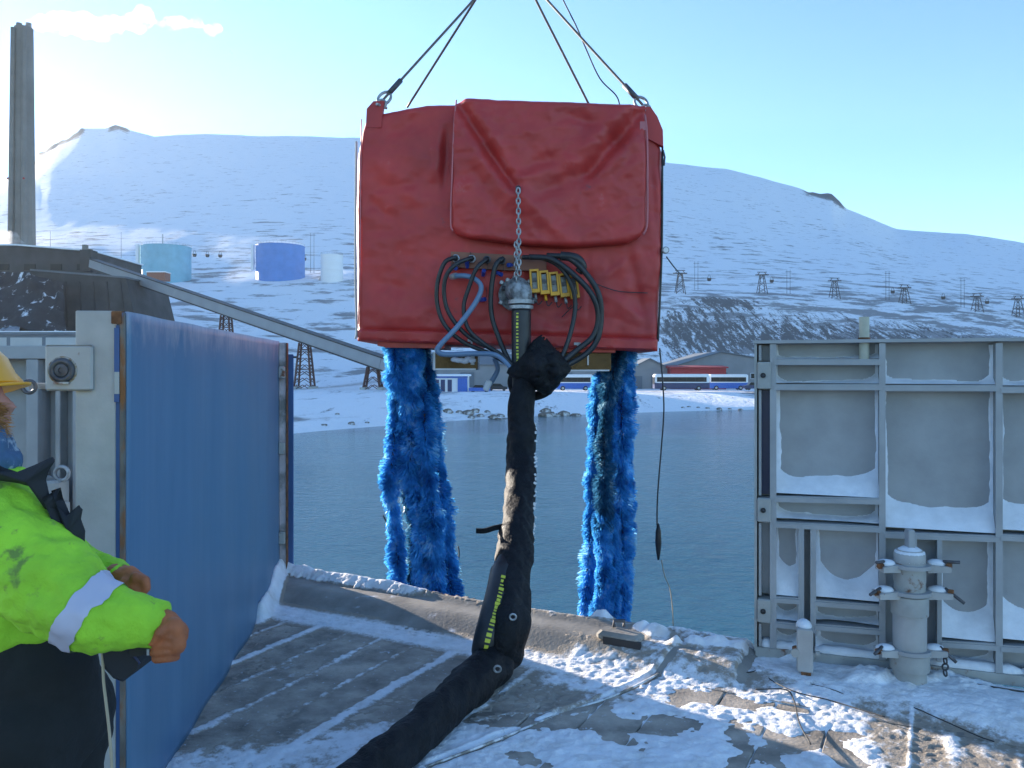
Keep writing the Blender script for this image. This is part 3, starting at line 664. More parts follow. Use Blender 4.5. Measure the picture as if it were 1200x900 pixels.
car(884, 457, 158, K['navy'], 'dark car parked beside the right gate edge'); car(562, 460, 158, K['bluepaint'], 'blue car parked right of the site cabin'); car(583, 458, 165, K['dk'], 'black car parked behind the black hose')
ORD = ['first','second','third','fourth','fifth','sixth','seventh','eighth','ninth']; CNT = {}
def boulders():
    spots = [(548,472,112),(556,471,114),(563,473,112),(571,470,115),(578,474,112),(586,471,114),(592,475,112),(538,474,112),(552,477,110),(583,478,110),(639,476,120),(646,480,118),(652,478,118),(660,477,119),(668,480,118),(675,479,119),(640,484,117),(525,476,111),(807,478,134),(818,479,134),(829,478,134),(843,477,134),(855,478,135),(868,477,135),(800,480,133),(430,498,97),(412,500,95),(380,503,92),(395,487,100),(480,470,113)]
    order = sorted(range(len(spots)), key=lambda i: spots[i][0])
    for i in order:
        px, py, d = spots[i]; c = P(px, py, d); g = ground_z(c.x, c.y); r = random.uniform(.36, .78)*(1.15 if i < 18 else .6)
        m = MB().ball((0,0,0), 1, 10); q = MB()
        for v in m.v:
            k = r*(.75+.5*vnoise(v[0]*1.3+i*3, v[1]*1.3+v[2]*1.7+i, 4)); q.v.append((c.x+v[0]*k*1.25, c.y+v[1]*k, g+r*.15+v[2]*k*.75))
        q.f = m.f; o = q.build('boulder', K['rock']); o.data.transform(Matrix.Translation((-c.x, -c.y, -g))); o.location = (c.x, c.y, g)
        where = 'bank below the white site cabin' if i in (0,1,2,3,7,8,17,29) else 'bank just left of the black hose' if i in (4,5,6,9) else 'bank right of the black hose' if i < 17 else 'waterline below the buses' if i < 25 else 'ice left of the left brush'
        tag(o, ORD[CNT.setdefault(where, 0)]+' snowy boulder from the left on the '+where, 'boulder', 'boulders along the shore'); CNT[where] += 1
boulders()
# ------------------------------------------------------------------ ship: deck planks, sill, hull, snow
def uv(p): return (.883*p.x-.469*p.y, .469*p.x+.883*p.y)
SHR = Matrix(((.883, .469, 0), (-.469, .883, 0), (0, 0, 1)))
deck = MB().box(SH(-1.75, .05, -.065), (12.5, 9.4, .05), SHR).build('deck', K['deck'], kind='structure')
def sill_h(u, v):
    rise = .085*sstep(4.24, 4.50, v)*(1-.1*sstep(4.5, 4.78, v))
    low = 1-.72*sstep(-.98, -.92, u)*1.0
    return rise*low+.028*np.exp(-((v-4.72)/.05)**2)*low
edges = []
u = -7.0
while u < 3.2: edges.append(u); u += .262
for i, u in enumerate(edges):
    dz = random.uniform(-.004, .002)
    MB().box(SH(u+.131, 1.85, -.02+dz), (.262-random.uniform(.003, .008), 4.75, .04), SHR, .006).build('plank', K['plank'], deck)
# the sill is one swept plate
nu, nv = 120, 26; uu = np.linspace(-7, 4.2, nu); vv = np.concatenate([np.linspace(4.22, 4.80, nv-3), [4.80, 4.80, 4.80]])
Vs = []
for j, v in enumerate(vv):
    for a in uu:
        z = float(sill_h(np.array(a), np.array(v)))+.004 if j < nv-3 else (.06, -.05, -.12)[j-nv+3]
        z += .006*(vnoise(a*2.3, v*5, 9)-.5) if j < nv-3 else 0
        Vs.append(tuple(SH(a, v, z)))
grid_mesh('gate_sill', np.array(Vs), nv, nu, K['sill'], kind='structure')
MB().box(SH(-1.75, 0, -3.4), (12.5, 9.5, 6.6), SHR).build('ship_hull', K['hull'], kind='structure')

def blob(U, V, px, py, ru, rv, h=1.0, rot=0):
    a, b = uv(gnd(px, py)); du, dv = U-a, V-b; c, s = math.cos(rot), math.sin(rot)
    return h*np.exp(-(((du*c+dv*s)/ru)**2+((-du*s+dv*c)/rv)**2))
def seg(U, V, pts, wd):
    best = np.full(U.shape, 9.)
    q = [uv(gnd(*p)) for p in pts]
    for (a, b), (c, d) in zip(q[:-1], q[1:]):
        L2 = (c-a)**2+(d-b)**2; t = np.clip(((U-a)*(c-a)+(V-b)*(d-b))/L2, 0, 1); best = np.minimum(best, np.hypot(U-a-(c-a)*t, V-b-(d-b)*t))
    return np.exp(-(best/wd)**2)
def build_snow():
    nu, nv = 820, 390
    U, V = np.meshgrid(np.linspace(-5.2, 2.6, nu), np.linspace(1.3, 4.86, nv))
    base = np.where(V < 4.22, 0, sill_h(U, V)+.004)
    X, Y = .883*U+.469*V, -.469*U+.883*V
    n1 = fbm(X*2.2, Y*2.2, 1, 5); n2 = fbm(X*9, Y*9, 2, 4); n3 = fbm(U*30, V*5, 3, 3); n4 = vnoise(X*26, Y*26, 6)
    # ---- thick cover in the lower middle, thinning to bare planks left and right
    cov = np.full(U.shape, -.6)
    line = lambda a, b: (lambda pa, pb: ((pb[0]-pa[0])*(V-pa[1])-(pb[1]-pa[1])*(U-pa[0]))/math.hypot(pb[0]-pa[0], pb[1]-pa[1]))(uv(gnd(*a)), uv(gnd(*b)))
    inside = lambda *ls: np.minimum.reduce([sstep(-.10, .14, l) for l in ls])
    # area right of the hose, below the bare patch
    A = inside(-line((470, 852), (760, 815)), -line((760, 815), (1000, 800)) , -line((360, 960), (500, 830)), -line((1010, 815), (1080, 960)))
    cov = np.maximum(cov, -.6+A*1.36)
    # strip along the foot of the sill
    wob = .06*(fbm(U*1.5, V*0, 7, 3)-.5)
    cov = np.maximum(cov, -.6+1.25*sstep(3.93, 4.10, V+wob)*(1-sstep(4.20, 4.36, V+wob))*(U < -1.0))
    cov = np.maximum(cov, -.6+1.0*sstep(3.72, 3.95, V+wob)*(1-sstep(4.3, 4.5, V))*sstep(-2.1, -1.8, U)*(U < -.9))
    # lower left corner, drifted against the frame edge
    cov = np.maximum(cov, -.6+1.15*seg(U, V, [(200, 900), (330, 885), (430, 862)], .17)); cov = np.maximum(cov, -.6+1.1*seg(U, V, [(380, 910), (520, 850)], .22))
    # bank under the right-hand gate
    bank = sstep(4.22, 4.70, V+.9*wob+.05*np.sin(U*3.1))*sstep(-1.15, -.6, U)
    cov = np.maximum(cov, -.6+1.7*np.sqrt(bank))
    # snow lying on the outer edge of the sill
    lip = np.exp(-((V-4.72)/.085)**2)*sstep(-4.7, -4.5, U)*(1-sstep(-3.55, -2.9, U))+.6*np.exp(-((V-4.76)/.035)**2)*sstep(-1.50, -1.42, U)*(1-sstep(-.95, -.85, U))
    cov = np.maximum(cov, -.6+1.5*lip)
    cov = np.maximum(cov, -.6+.75*np.exp(-((V-4.74)/.05)**2)*sstep(-3.2, -2.9, U)*(1-sstep(-1.7, -1.6, U)))
    # drift in the corner of the blue gate
    cov = np.maximum(cov, -.6+1.6*seg(U, V, [(331, 682), (303, 728)], .07))
    # snow blown into the grooves between the planks
    gs = np.zeros(U.shape)
    for i, e in enumerate(edges):
        st_ = (.6, 1.05, .5, .85, .62, 1.15, .55, .95)[i*5 % 8]
        w_ = .012+.022*st_
        gs = np.maximum(gs, (V < 4.21)*np.exp(-((U-e-.012*np.sin(V*2+i))/(w_*(.6+.9*fbm(U*0+i*3.3, V*1.6, 4, 3))))**2)*st_*(.45+.9*fbm(U*0+i*7, V*1.1, 5, 3)))
    cov = np.maximum(cov, -.6+gs*1.25)
    # light dusting on the right
    seam = 1.3*np.exp(-((U+.10)/.014)**2)*(V < 4.5)*(V > 3.2)
    cov = np.maximum(cov, -.6+seam)
    dust = -.62+.76*sstep(-2.5, -1.2, U)*(1-sstep(-.35, .1, U)*.42)
    cov = np.maximum(cov, dust)
    calm = 1-.75*np.clip(sstep(3.85, 4.0, V)*(1-sstep(4.4, 4.5, V))*(U < -1.9)+bank, 0, 1)
    t = cov+calm*((n1-.5)*.68+(n2-.5)*.50+(n3-.5)*.22+(n4-.5)*.45+(vnoise(X*48, Y*48, 26)-.5)*.45)
    th = np.clip(t, 0, 1.1)
    g = sstep(-.25, .5, t)
    S = .0006+g*(.004+.006*sstep(.3, 1.3, t)+.003*(n2-.5)+.004*(n4-.5)+.006*(vnoise(X*52, Y*52, 16)-.5)); S = np.where(t > -.30, S, np.maximum((t+.30)*.05, -.012))
    Z = base+S
    # heights: bank, lips, corner wedge, the lumps and the ridge over the buried cable
    Z += bank*(.0+.055*fbm(X*1.2, Y*1.2, 12, 2))*(1-.5*sstep(4.5, 4.8, V))
    Z += (.042*lip*(.25+1.3*fbm(X*6, Y*6, 13, 3)))*(t > 0)
    Z += .11*seg(U, V, [(331, 682), (306, 725)], .05)
    for px, py, r, h in ((706,741,.06,.07),(752,757,.06,.05),(768,762,.08,.06),(792,772,.05,.04),(815,772,.07,.05),(838,774,.09,.045),(862,777,.07,.04),(789,742,.055,.045),(808,745,.05,.03),(826,746,.055,.035),(848,748,.06,.03),(870,750,.05,.03),(905,776,.06,.06),(930,780,.08,.08),(1030,806,.2,.07),(1110,806,.22,.07)):
        b = blob(U, V, px, py, r, r*.8, h)*(.35+1.3*fbm(X*14, Y*14, 22, 3)); Z = np.where(b > .006, np.maximum(Z, base+b), Z)
    rl = [(500, 893), (580, 862), (655, 832), (715, 812), (762, 790), (800, 766)]
    r1 = seg(U, V, rl, .026); Z = np.where(r1 > .05, np.maximum(Z, base-.004+r1*.020*(.55+.9*fbm(X*11, Y*11, 33, 3))), Z)
    r2 = seg(U, V, [(x+3, y+5) for x, y in rl], .016); Z -= r2*.016
    # footprints and scuffs
    for k in range(26):
        px, py = random.uniform(560, 1000), random.uniform(815, 900); b = blob(U, V, px, py, .13, .055, 1, random.uniform(0, 3)); Z -= .020*b*(t > .1)
    # holes under the hinge post and box are simply covered
    keep = (t > -.52) | (r1 > .25) | (Z > base-.002)
    # outer edge closes downwards
    Z[-1] = base[-1]-.03
    XYZ = np.stack([X, Y, Z], -1).reshape(-1, 3)
    th = np.clip(t*.5+.32+np.clip((Z-base-.016)*60, 0, 1), 0, 1); A_ = np.stack([th, th, th, np.ones_like(th)], -1).reshape(-1, 4)
    grid_mesh('snow', XYZ, nv, nu, K['snow'], kind='stuff', keep=keep, attr=A_)
build_snow()
# scupper casting half buried in the snow on the sill
c = gnd(727, 752, .075); t = thing('deck_fitting', 'dark rusty steel fitting half buried in snow on the sill', 'deck fitting', c)
MB().box(c+Vector((0,0,.035)), (.27,.13,.06), SHR, .02).build('housing', K['sill'], t)
MB().box(c+Vector((.0,-.068,.012)), (.23,.02,.05), SHR).build('opening', K['dk'], t)
MB().tube([c+Vector((-.03,.06,.07)), c+Vector((-.03,.06,.105)), c+Vector((.03,.06,.105)), c+Vector((.03,.06,.07))], .012, 6).build('lug', K['dsteel'], t)
# cable buried in the snow, loose wires lying on the deck
def wire(name, pts, r, m, label, cat, z=.03, group=None):
    q = catmull([gnd(*p, z+.012*math.sin(i*2.1)) for i, p in enumerate(pts)], 8); return tag(MB().tube(q, r, 6).build(name, m, smooth=True), label, cat, group)
wire('buried_cable', [(498,899),(580,868),(655,837),(715,817),(762,795),(800,771),(806,764)], .006, K['frostcable'], 'frosted cable frozen into the snow ridge across the deck', 'cable', .003)
wire('loose_wire', [(862,790),(885,786),(893,778),(897,792),(930,810),(970,820),(1010,832),(1037,840)], .003, K['dk'], 'thin black wire lying in the snow at the foot of the right gate', 'wire', .03)
wire('loose_wire', [(930,797),(975,808),(1010,822),(1060,826),(1100,842),(1145,862),(1165,869)], .003, K['dk'], 'thin black wire snaking across the bare deck at lower right', 'wire', .028)
wire('loose_wire', [(885,808),(920,808),(930,820),(937,848),(950,872)], .0035, K['dk'], 'short black wire end curling in the lit snow near the box foot', 'wire', .022)

# ------------------------------------------------------------------ right-hand gate (its ribbed inner side faces us)
GO = Vector((1.40, 4.58, .08)); GA = Vector((.944, -.33, 0)).normalized(); GN = Vector((-GA.y*-1, -GA.x, 0)); GN = Vector((-.33, -.944, 0)).normalized()
GR = Matrix((GA, -GN, Vector((0,0,1)))).transposed()
def G(px, py):
    k = (px-600)/FPX; s = (GO.y*k-GO.x)/(GA.x-GA.y*k); Y = GO.y+GA.y*s; return s, EYE-(py-HZ)/FPX*Y-GO.z
def GP(s, h, n=0): return GO+GA*s+GN*n+Vector((0,0,h))
rg = thing('ribbed_gate', 'grey steel gate, its ribbed inner face dusted with snow, right of the opening', 'gate', GO)
DEP = .115; S1 = 2.5; TOP = G(1000, 399)[1]
def gbox(s0, s1, h0, h1, n0, n1, name, m, ch=0.0, parent=None): return MB().box(GP((s0+s1)/2, (h0+h1)/2, (n0+n1)/2), (s1-s0, n1-n0, h1-h0), GR, ch).build(name, m, parent or rg)
gbox(.0, S1, 0, TOP-.006, -DEP-.014, -DEP, 'plate', K['grey'])
gbox(-.012, S1, TOP-.012, TOP+.006, -DEP-.02, .012, 'top_flange', K['grey'])
gbox(0, S1, -.035, .02, -DEP-.02, .0, 'bottom_flange', K['greyrust'])
gbox(-.006, .008, 0, TOP-.014, -DEP-.012, .004, 'edge_bar', K['greyrust'])
def vbar(px, p0, p1, w_=.02, name='rib', n1=.0, n0=-DEP, fl=.03):
    s, h1 = G(px, p0); _, h0 = G(px, p1); h1 = min(h1, TOP-.014); h0 = max(h0, .022); gbox(s-w_/2, s+w_/2, h0, h1, n0, n1-.012, name, K['grey']); gbox(s-fl/2, s+fl/2, h0, h1, n1-.011, n1, name+'_flange', K['grey'])
def hbar(px0, px1, py0, py1=None, th=.018, n1=-.004, name='stringer'):
    s0, h0 = G(px0, py0); s1, h1 = G(px1, py1 or py0)
    a, b = GP(s0, h0, (n1-DEP)/2), GP(s1, h1, (n1-DEP)/2); MB().beam(a, b, DEP+n1, th).build(name, K['grey'], rg)
    a, b = GP(s0, h0-.012, n1+.004), GP(s1, h1-.012, n1+.004); MB().beam(a, b, .008, .026).build(name+'_lip', K['grey'], rg)
vbar(906, 402, 760, .015, fl=.035); vbar(1034, 402, 780, .02, fl=.032); vbar(1171, 402, 792, .02, fl=.032)
vbar(1310, 402, 806, .02, fl=.032); vbar(1465, 402, 820, .02, fl=.032)
hbar(1312, 1464, 458); hbar(1312, 1464, 635, 642); hbar(1312, 1464, 768, 778)
vbar(939, 615, 740, .014, fl=.03); vbar(953, 615, 742, .014, fl=.03); vbar(1101, 632, 776, .012, fl=.022)
hbar(907, 1033, 422.5); hbar(907, 1033, 452); hbar(907, 1033, 583, 586); hbar(907, 1033, 613, 619)
hbar(1036, 1170, 453); hbar(1036, 1170, 625, 630); hbar(1173, 1309, 455); hbar(1173, 1309, 628, 634)
hbar(907, 937, 701, 703); hbar(955, 1033, 705, 711); hbar(907, 937, 730, 733); hbar(955, 1033, 733, 739); hbar(1103, 1170, 753, 757); hbar(1173, 1309, 758, 766)
# lug blocks on the free edge, each with its pin hole
for p0, p1 in ((424, 456), (583, 612), (701, 730)):
    s0, h1 = G(887.5, p0); s1, h0 = G(903.5, p1); b = gbox(s0, s1, h0, h1, -.09, .018, 'lug', K['greyrust'], .006)
    c = GP((s0+s1)/2-.005, (h0+h1)/2, .019); MB().lathe(c, [(.015,-.002),(.015,.006),(.010,.006),(.010,-.001)], 14, GN).build('pin_hole', K['dk'], b)
    MB().lathe(c, [(.0099,-.0005),(.0,.004)], 10, GN).build('pin', K['dsteel'], b)
for a, b in ((404, 423), (457, 582), (613, 700), (731, 760)):
    s0, h1 = G(890, a); s1, h0 = G(903, b); gbox(s0, s1, h0+.002, h1-.002, -.1, -.075, 'edge_web', K['navy'] if a == 457 else K['grey'])
    gbox(s0-.004, s0+.010, h0+.002, h1-.002, -.074, -.012, 'edge_strip', K['grey'])
# pipe socket through the top flange
a, b = G(1013.5, 424), G(1013.5, 371)
pc = MB().tube([GP(a[0], a[1]-.002, -.045), GP(b[0], b[1], -.045)], .027, 18).build('socket_pipe', mat('cream_pipe', (.46,.45,.36), .55, var=.15, scale=12, spots=[(RUST, 8, .68, .05)]), rg, True, auto=40)
MB().ring(GP(a[0], TOP+.012, -.045), .0275, .006, n=18).build('rust_ring', K['rust'], pc); MB().ring(GP(a[0], a[1]+.01, -.045), .0285, .006, n=18).build('rust_ring', K['rust'], pc)
MB().tube([GP(b[0], b[1]-.003, -.045), GP(b[0], b[1]+.001, -.045)], .022, 14).build('bore', K['dk'], pc)
# snow drifted into the cells
def drift(pxa, pxb, pyt, pyb, d0, cs, lw=.03, rw=.015, seed=0):
    s0, h0 = G(pxa, pyb); s1, _ = G(pxb, pyb); _, h1 = G((pxa+pxb)/2, pyt)
    h0 = G((pxa+pxb)/2, pyb)[1]; ns, nh = max(24, int((s1-s0)/.007)), max(24, int((h1-h0)/.007))
    S, H = np.meshgrid(np.linspace(s0, s1, ns), np.linspace(h0+.004, h1, nh)); x = (S-s0)/(s1-s0)
    n = fbm(S*14+seed, H*14, seed, 4)-.5; nb = fbm(S*5+seed, H*5, seed+9, 3)-.5
    hb = d0+cs*np.exp(-((1-x)*(s1-s0)/(.55*cs+.012))**1.3)*.9+cs*np.exp(-(x*(s1-s0)/(.5*cs+.012))**1.3)+.03*nb-.03*np.sin(x*3+seed)*d0*4
    y = H-h0
    t = np.where(y < hb, (DEP-.020)*np.clip(1-y/np.maximum(hb, .01), 0, 1)**.85, -(y-hb)*.25)
    e = lw*(1.1+1.1*nb)*(1-.4*y/(h1-h0)); dl = (S-s0); t = np.maximum(t, np.where(dl < e, .05*np.clip(1-dl/np.maximum(e, .004), 0, 1)**1.6, -(dl-e)*.25))
    e2 = rw*(1.0+1.6*nb); dr = (s1-S); t = np.maximum(t, np.where(dr < e2, .04*np.clip(1-dr/np.maximum(e2, .003), 0, 1)**1.6, -(dr-e2)*.25))
    t = t+n*.006
    o = np.array(GP(0, 0, -DEP)); ga, gn = np.array(GA), np.array(GN)
    Vv = o+S[..., None]*ga+np.maximum(t, -.012)[..., None]*gn+H[..., None]*np.array((0,0,1.))
    grid_mesh('snow_drift', Vv.reshape(-1, 3), nh, ns, K['frost'], rg, keep=(t > -.004))
drift(908, 1031, 403, 421, .012, .03, .02, .01, 1); drift(908, 1031, 424, 450, .016, .05, .02, .012, 2); drift(908, 1031, 454, 582, .085, .08, .035, .01, 3)
drift(908, 1031, 588, 612, .02, .05, .02, .008, 4); drift(908, 936, 617, 700, .13, .07, .02, .01, 5); drift(956, 1031, 620, 704, .05, .16, .03, .006, 6)
drift(908, 936, 705, 729, .02, .05, .01, .01, 7); drift(908, 936, 734, 759, .02, .05, .01, .01, 8); drift(956, 1031, 713, 732, .012, .03, .012, .004, 9); drift(956, 1031, 741, 770, .03, .06, .03, .004, 10)
drift(1037, 1168, 404, 451, .018, .05, .02, .01, 11); drift(1037, 1168, 456, 623, .13, .05, .02, .012, 12); drift(1104, 1168, 634, 752, .12, .08, .02, .02, 13); drift(1104, 1168, 760, 784, .02, .05, .01, .01, 14)
drift(1175, 1307, 404, 453, .018, .05, .02, .01, 15); drift(1175, 1307, 458, 626, .12, .05, .03, .012, 16); drift(1175, 1307, 638, 757, .13, .08, .02, .02, 17)
drift(1314, 1462, 404, 456, .018, .05, .02, .01, 18); drift(1314, 1462, 461, 632, .12, .05, .03, .012, 19)
# snow on the bottom flange
m = MB(); 
for a, b in ((890, 934), (955, 1040), (1088, 1200), (1200, 1330)):
    s0, _ = G(a, 770); s1, _ = G(b, 770); q = [GP(lerp(s0, s1, i/8), .022+.004*random.random(), -.05) for i in range(9)]; m.tube(q, [.018]+[.030+.010*random.random() for _ in range(7)]+[.018], 8)
m.build('snow_drift', K['frost'], rg, True)

# hinge post standing in front of the gate
def hinge_post():
    Yp = 4.20; c0 = P(1066, 800, Yp); c = Vector((c0.x, c0.y, .02)); pxm = Yp/FPX; z = lambda py: EYE-(py-HZ)/FPX*Yp
    t = thing('hinge_post', 'stout grey hinge post with clamp arms standing before the right gate', 'post', c)
    R = 17.5*pxm; col = (c.x, c.y, 0)
    MB().lathe(col, [(R*1.05, -.02), (R*1.05, z(782)), (R*1.08, z(780))], 32).build('foot', K['greyrust'], t, True, auto=35)
    MB().lathe(col, [(R*1.22, z(783)), (R*1.24, z(765)), (R*1.22, z(764))], 32).build('lower_collar', K['greyrust'], t, True, auto=35)
    MB().lathe(col, [(R*1.04, z(764)), (R*1.04, z(718))], 32).build('barrel', K['palegrey'], t, True, auto=35)
    MB().lathe(col, [(R*1.15, z(719)), (R*1.17, z(698)), (R*1.15, z(697))], 32).build('middle_collar', K['greyrust'], t, True, auto=35)
    MB().lathe(col, [(R*.97, z(698)), (R*.97, z(681)), (R*1.0, z(681)), (R*1.0, z(660)), (R*.98, z(659))], 32).build('upper_collar', K['greyrust'], t, True, auto=35)
    MB().lathe(col, [(R*.94, z(660)), (R*.98, z(658)), (R*.98, z(649)), (R*.8, z(644)), (0, z(642))], 32).build('cap', K['palegrey'], t, True, auto=35)
    MB().box((c.x, c.y, z(634)), (.034, .05, z(624)-z(645)+.03), None, .004).build('pin_plate', K['grey'], t)
    MB().box((c.x+.035, c.y+.03, z(636)), (.014, .05, .09), None, .003).build('pin_plate', K['grey'], t)
    sn = MB().lathe(col, [(R*.98, z(657)), (R*.93, z(646)), (R*.5, z(641)), (0, z(640))], 20).build('snow_cap', K['frost'], t, True)
    for i, (pyc, dl, dr) in enumerate(((661, 38, 40), (692, 42, 42), (760, 40, 36))):
        zc = z(pyc)
        MB().lathe(col, [(R*1.0, zc-.014), (R*1.32, zc-.014), (R*1.32, zc+.006), (R*1.0, zc+.006)], 30).build('clamp_ring', K['grey'], t, True, auto=35)
        for s, dd in ((-1, dl), (1, dr)):
            e = dd*pxm; dz = (-.02 if i < 2 else .0)
            arm = MB().prism([(c.x+s*R*.9, c.y-.05, zc-.035), (c.x+s*e, c.y-.075, zc-.02+dz*.4), (c.x+s*e, c.y-.075, zc+.008+dz*.4), (c.x+s*R*.9, c.y-.05, zc+.006)], (0, .10, 0)).build('clamp_arm', K['palegrey'], t)
            MB().ball((c.x+s*(R+e)*.52, c.y-.01, zc+.008), .045, 10, (1.1, .9, .45)).build('snow_clump', K['frost'], arm, True)
            ex = c.x+s*e; tl = .055 if i == 1 else .04
            MB().tube([(ex-s*.02, c.y-.03, zc+.02), (ex+s*tl, c.y-.08, zc+(.028 if i == 0 else -.045 if s > 0 else 0)-.0)], .0085, 8).build('clamp_bolt', K['dsteel'], arm, True)
            MB().lathe((ex+s*.004, c.y-.045, zc+.002), [(.017,-.012),(.017,.012)], 6, (s, -.8, 0)).build('nut', K['rust'], arm)
    x = c.x+38*pxm; m = MB()
    for k in range(4): m.ring((x, c.y-.03, z(765+k*7)), .016, .005, ((1,0,0) if k % 2 else (0,1,0)), 10, 5)
    m.build('chain_end', K['dsteel'], t, True)
hinge_post()
def stop_box():
    Y = 4.34; c0 = P(943, 784, Y); t = thing('gate_stop', 'upright grey box with a rusty bolt, capped with snow, below the right gate', 'bracket', Vector((c0.x, Y, c0.z)))
    zt = P(0, 734, Y).z; h = zt-c0.z; wd = 18/FPX*Y
    MB().box((c0.x, Y, c0.z+h/2), (wd, .11, h), GR, .006).build('housing', K['palegrey'], t)
    MB().box((c0.x-wd/2-.012, Y-.01, c0.z+.1), (.035, .05, .055), GR, .008).build('bolt', K['rust'], t); MB().lathe((c0.x-wd/2-.02, Y-.03, c0.z+.1), [(.024,-.01),(.024,.012)], 8, GN).build('nut', K['piping'] if False else K['greyrust'], t)
    MB().lathe((c0.x+wd/2+.002, Y-.04, c0.z+.1), [(.014,0),(.014,.02)], 8, GA).build('nut', K['greyrust'], t)
    MB().box((c0.x, Y-.02, c0.z-.02), (.05, .06, .05), GR).build('foot', K['rust'], t)
    MB().ball((c0.x, Y+.01, zt), .05, 12, (.82, 1.05, .75)).build('snow_cap', K['frost'], t, True)
stop_box()

# ------------------------------------------------------------------ left-hand gate, swung inboard: blue outer skin, pale end plate
LN = Vector((-1.415, 2.9, 0)); LF = Vector((-1.828, 6.215, 0)); LD = (LF-LN).normalized(); LX = Vector((LD.y, -LD.x, 0))   # LX: out of the blue face, to the right
LR = Matrix((LX, LD, Vector((0,0,1)))).transposed(); LL = (LF-LN).length
def LPt(x, y, z): return LN+LX*x+LD*y+Vector((0,0,z))
lg = thing('blue_gate', 'blue skinned steel gate swung inboard, left of the opening', 'gate', LN)
ZT = EYE+67/FPX*2.9
ztop = lambda y: lerp(ZT, EYE+32/FPX*6.215, y/LL)
def lbox(x0, x1, y0, y1, z0, z1, name, m, ch=0, parent=None): return MB().box(LPt((x0+x1)/2, (y0+y1)/2, (z0+z1)/2), (x1-x0, y1-y0, z1-z0), LR, ch).build(name, m, parent or lg)
# skin: faintly uneven plate
n1, n2 = 90, 50; Vv = []
for j in range(n2):
    for i in range(n1):
        y = lerp(.012, LL, i/(n1-1)); z = lerp(-.006, ztop(y), j/(n2-1)); Vv.append(tuple(LPt(.010*(vnoise(y*2.3, z*1.1, 3)-.5)+.006*math.sin(y*9.5), y, z)))
sk = grid_mesh('skin_plate', np.array(Vv), n2, n1, K['gate'], lg); q = sk.modifiers.new('thickness', 'SOLIDIFY'); q.thickness = .012; q.offset = 1
lbox(-.165, -.028, .0, .014, 0, ZT+.002, 'end_plate', K['palegrey'], .003)
lbox(-.027, -.012, .004, .03, 0, ZT-.05, 'edge_strip', K['hull'])
lbox(-.012, .006, -.004, .010, 0, ZT-.004, 'rust_strip', K['edgerust'], .002)
lbox(-.040, -.004, -.008, .02, ZT-.045, ZT+.001, 'rust_patch', K['rust'], .002)
lbox(-.030, -.012, -.006, .003, ZT-.33, ZT-.06, 'blue_paint_edge', K['hull'])
lbox(-.029, -.012, -.007, .002, ZT-.30, ZT-.22, 'scraped_edge', K['pale'])
lbox(-.24, -.166, .02, LL-.05, ZT-.16, ZT-.145, 'stringer', K['grey']); lbox(-.20, -.03, .02, LL-.05, .85, .865, 'stringer', K['grey'])
for y in (.9, 1.75, 2.6): lbox(-.2, -.02, y-.01, y+.01, .01, ztop(y)-.03, 'rib', K['grey'])
lbox(-.165, -.155, .015, .06, 0, ZT-.01, 'back_flange', K['grey'])
# lug plate with the big bolt
zc = EYE-(432-HZ)/FPX*2.88
lug = lbox(-.262, -.10, -.018, -.002, EYE-(458-HZ)/FPX*2.88, EYE-(404.5-HZ)/FPX*2.88, 'lug_plate', K['palegrey'], .012)
bc = LPt(-.201, -.018, EYE-(434-HZ)/FPX*2.88)
MB().lathe(bc, [(.052, -.001), (.05, .0012), (0, .0016)], 26, -LD).build('rust_stain', mat('rust_streak', (.19,.13,.07), .8, var=.5, scale=30, spots=[((.36,.34,.31), 40, .55, .1)]), lug, True)
MB().ring(bc-LD*.006, .034, .011, LD, 28, 8).build('bolt_ring', K['dsteel'], lug, True)
MB().lathe(bc, [(.026, 0), (.026, .010), (.022, .014), (.010, .015), (.009, .010), (0, .010)], 22, -LD).build('bolt', K['dsteel'], lug, True, auto=30)
MB().box(bc-LD*.01+Vector((-.0,0,-.045)), (.05, .016, .008), LR).build('bolt_lip', K['greyrust'], lug)
lbox(-.335, -.262, .03, .07, EYE-(456-HZ)/FPX*2.9, EYE-(449-HZ)/FPX*2.9, 'locking_rod', K['steel'])
rc = LPt(-.322, .0, EYE-(453-HZ)/FPX*2.9); MB().ring(rc, .022, .007, LD, 18, 7).build('rod_eye', K['dsteel'], lg, True)
# far end: knuckles and the hull edge strip
lbox(-.10, .064, LL+.003, LL+.045, 0, ztop(LL)-.01, 'end_bar', mat('frosted_end_bar', (.52,.45,.46), .6, var=.2, scale=6, spots=[((.20,.19,.18), 5, .55, .1)]), .004)
lbox(.065, .073, LL-.01, LL+.050, 0, ztop(LL)-.012, 'rust_edge', K['rust'])
for z in (.33, 1.03, 1.62): lbox(.006, .060, LL-.035, LL+.002, z, z+.10, 'knuckle', K['greyrust'], .01)
lbox(.02, .112, LL+.052, LL+.066, .0, ztop(LL)-.10, 'hull_edge_plate', K['hull'], .01)
mm = MB()
for k in range(2): mm.ball(LPt(.10, LL+.03, .02+.05*k), .03*(1-k*.1), 8, (1, 1, 1.1))
mm.build('snow_clump', K['frost'], lg, True)
# small lamp-like tab on the hull edge
lbox(.112, .135, LL+.05, LL+.065, ztop(LL)-.13, ztop(LL)-.115, 'tab', K['dk'])

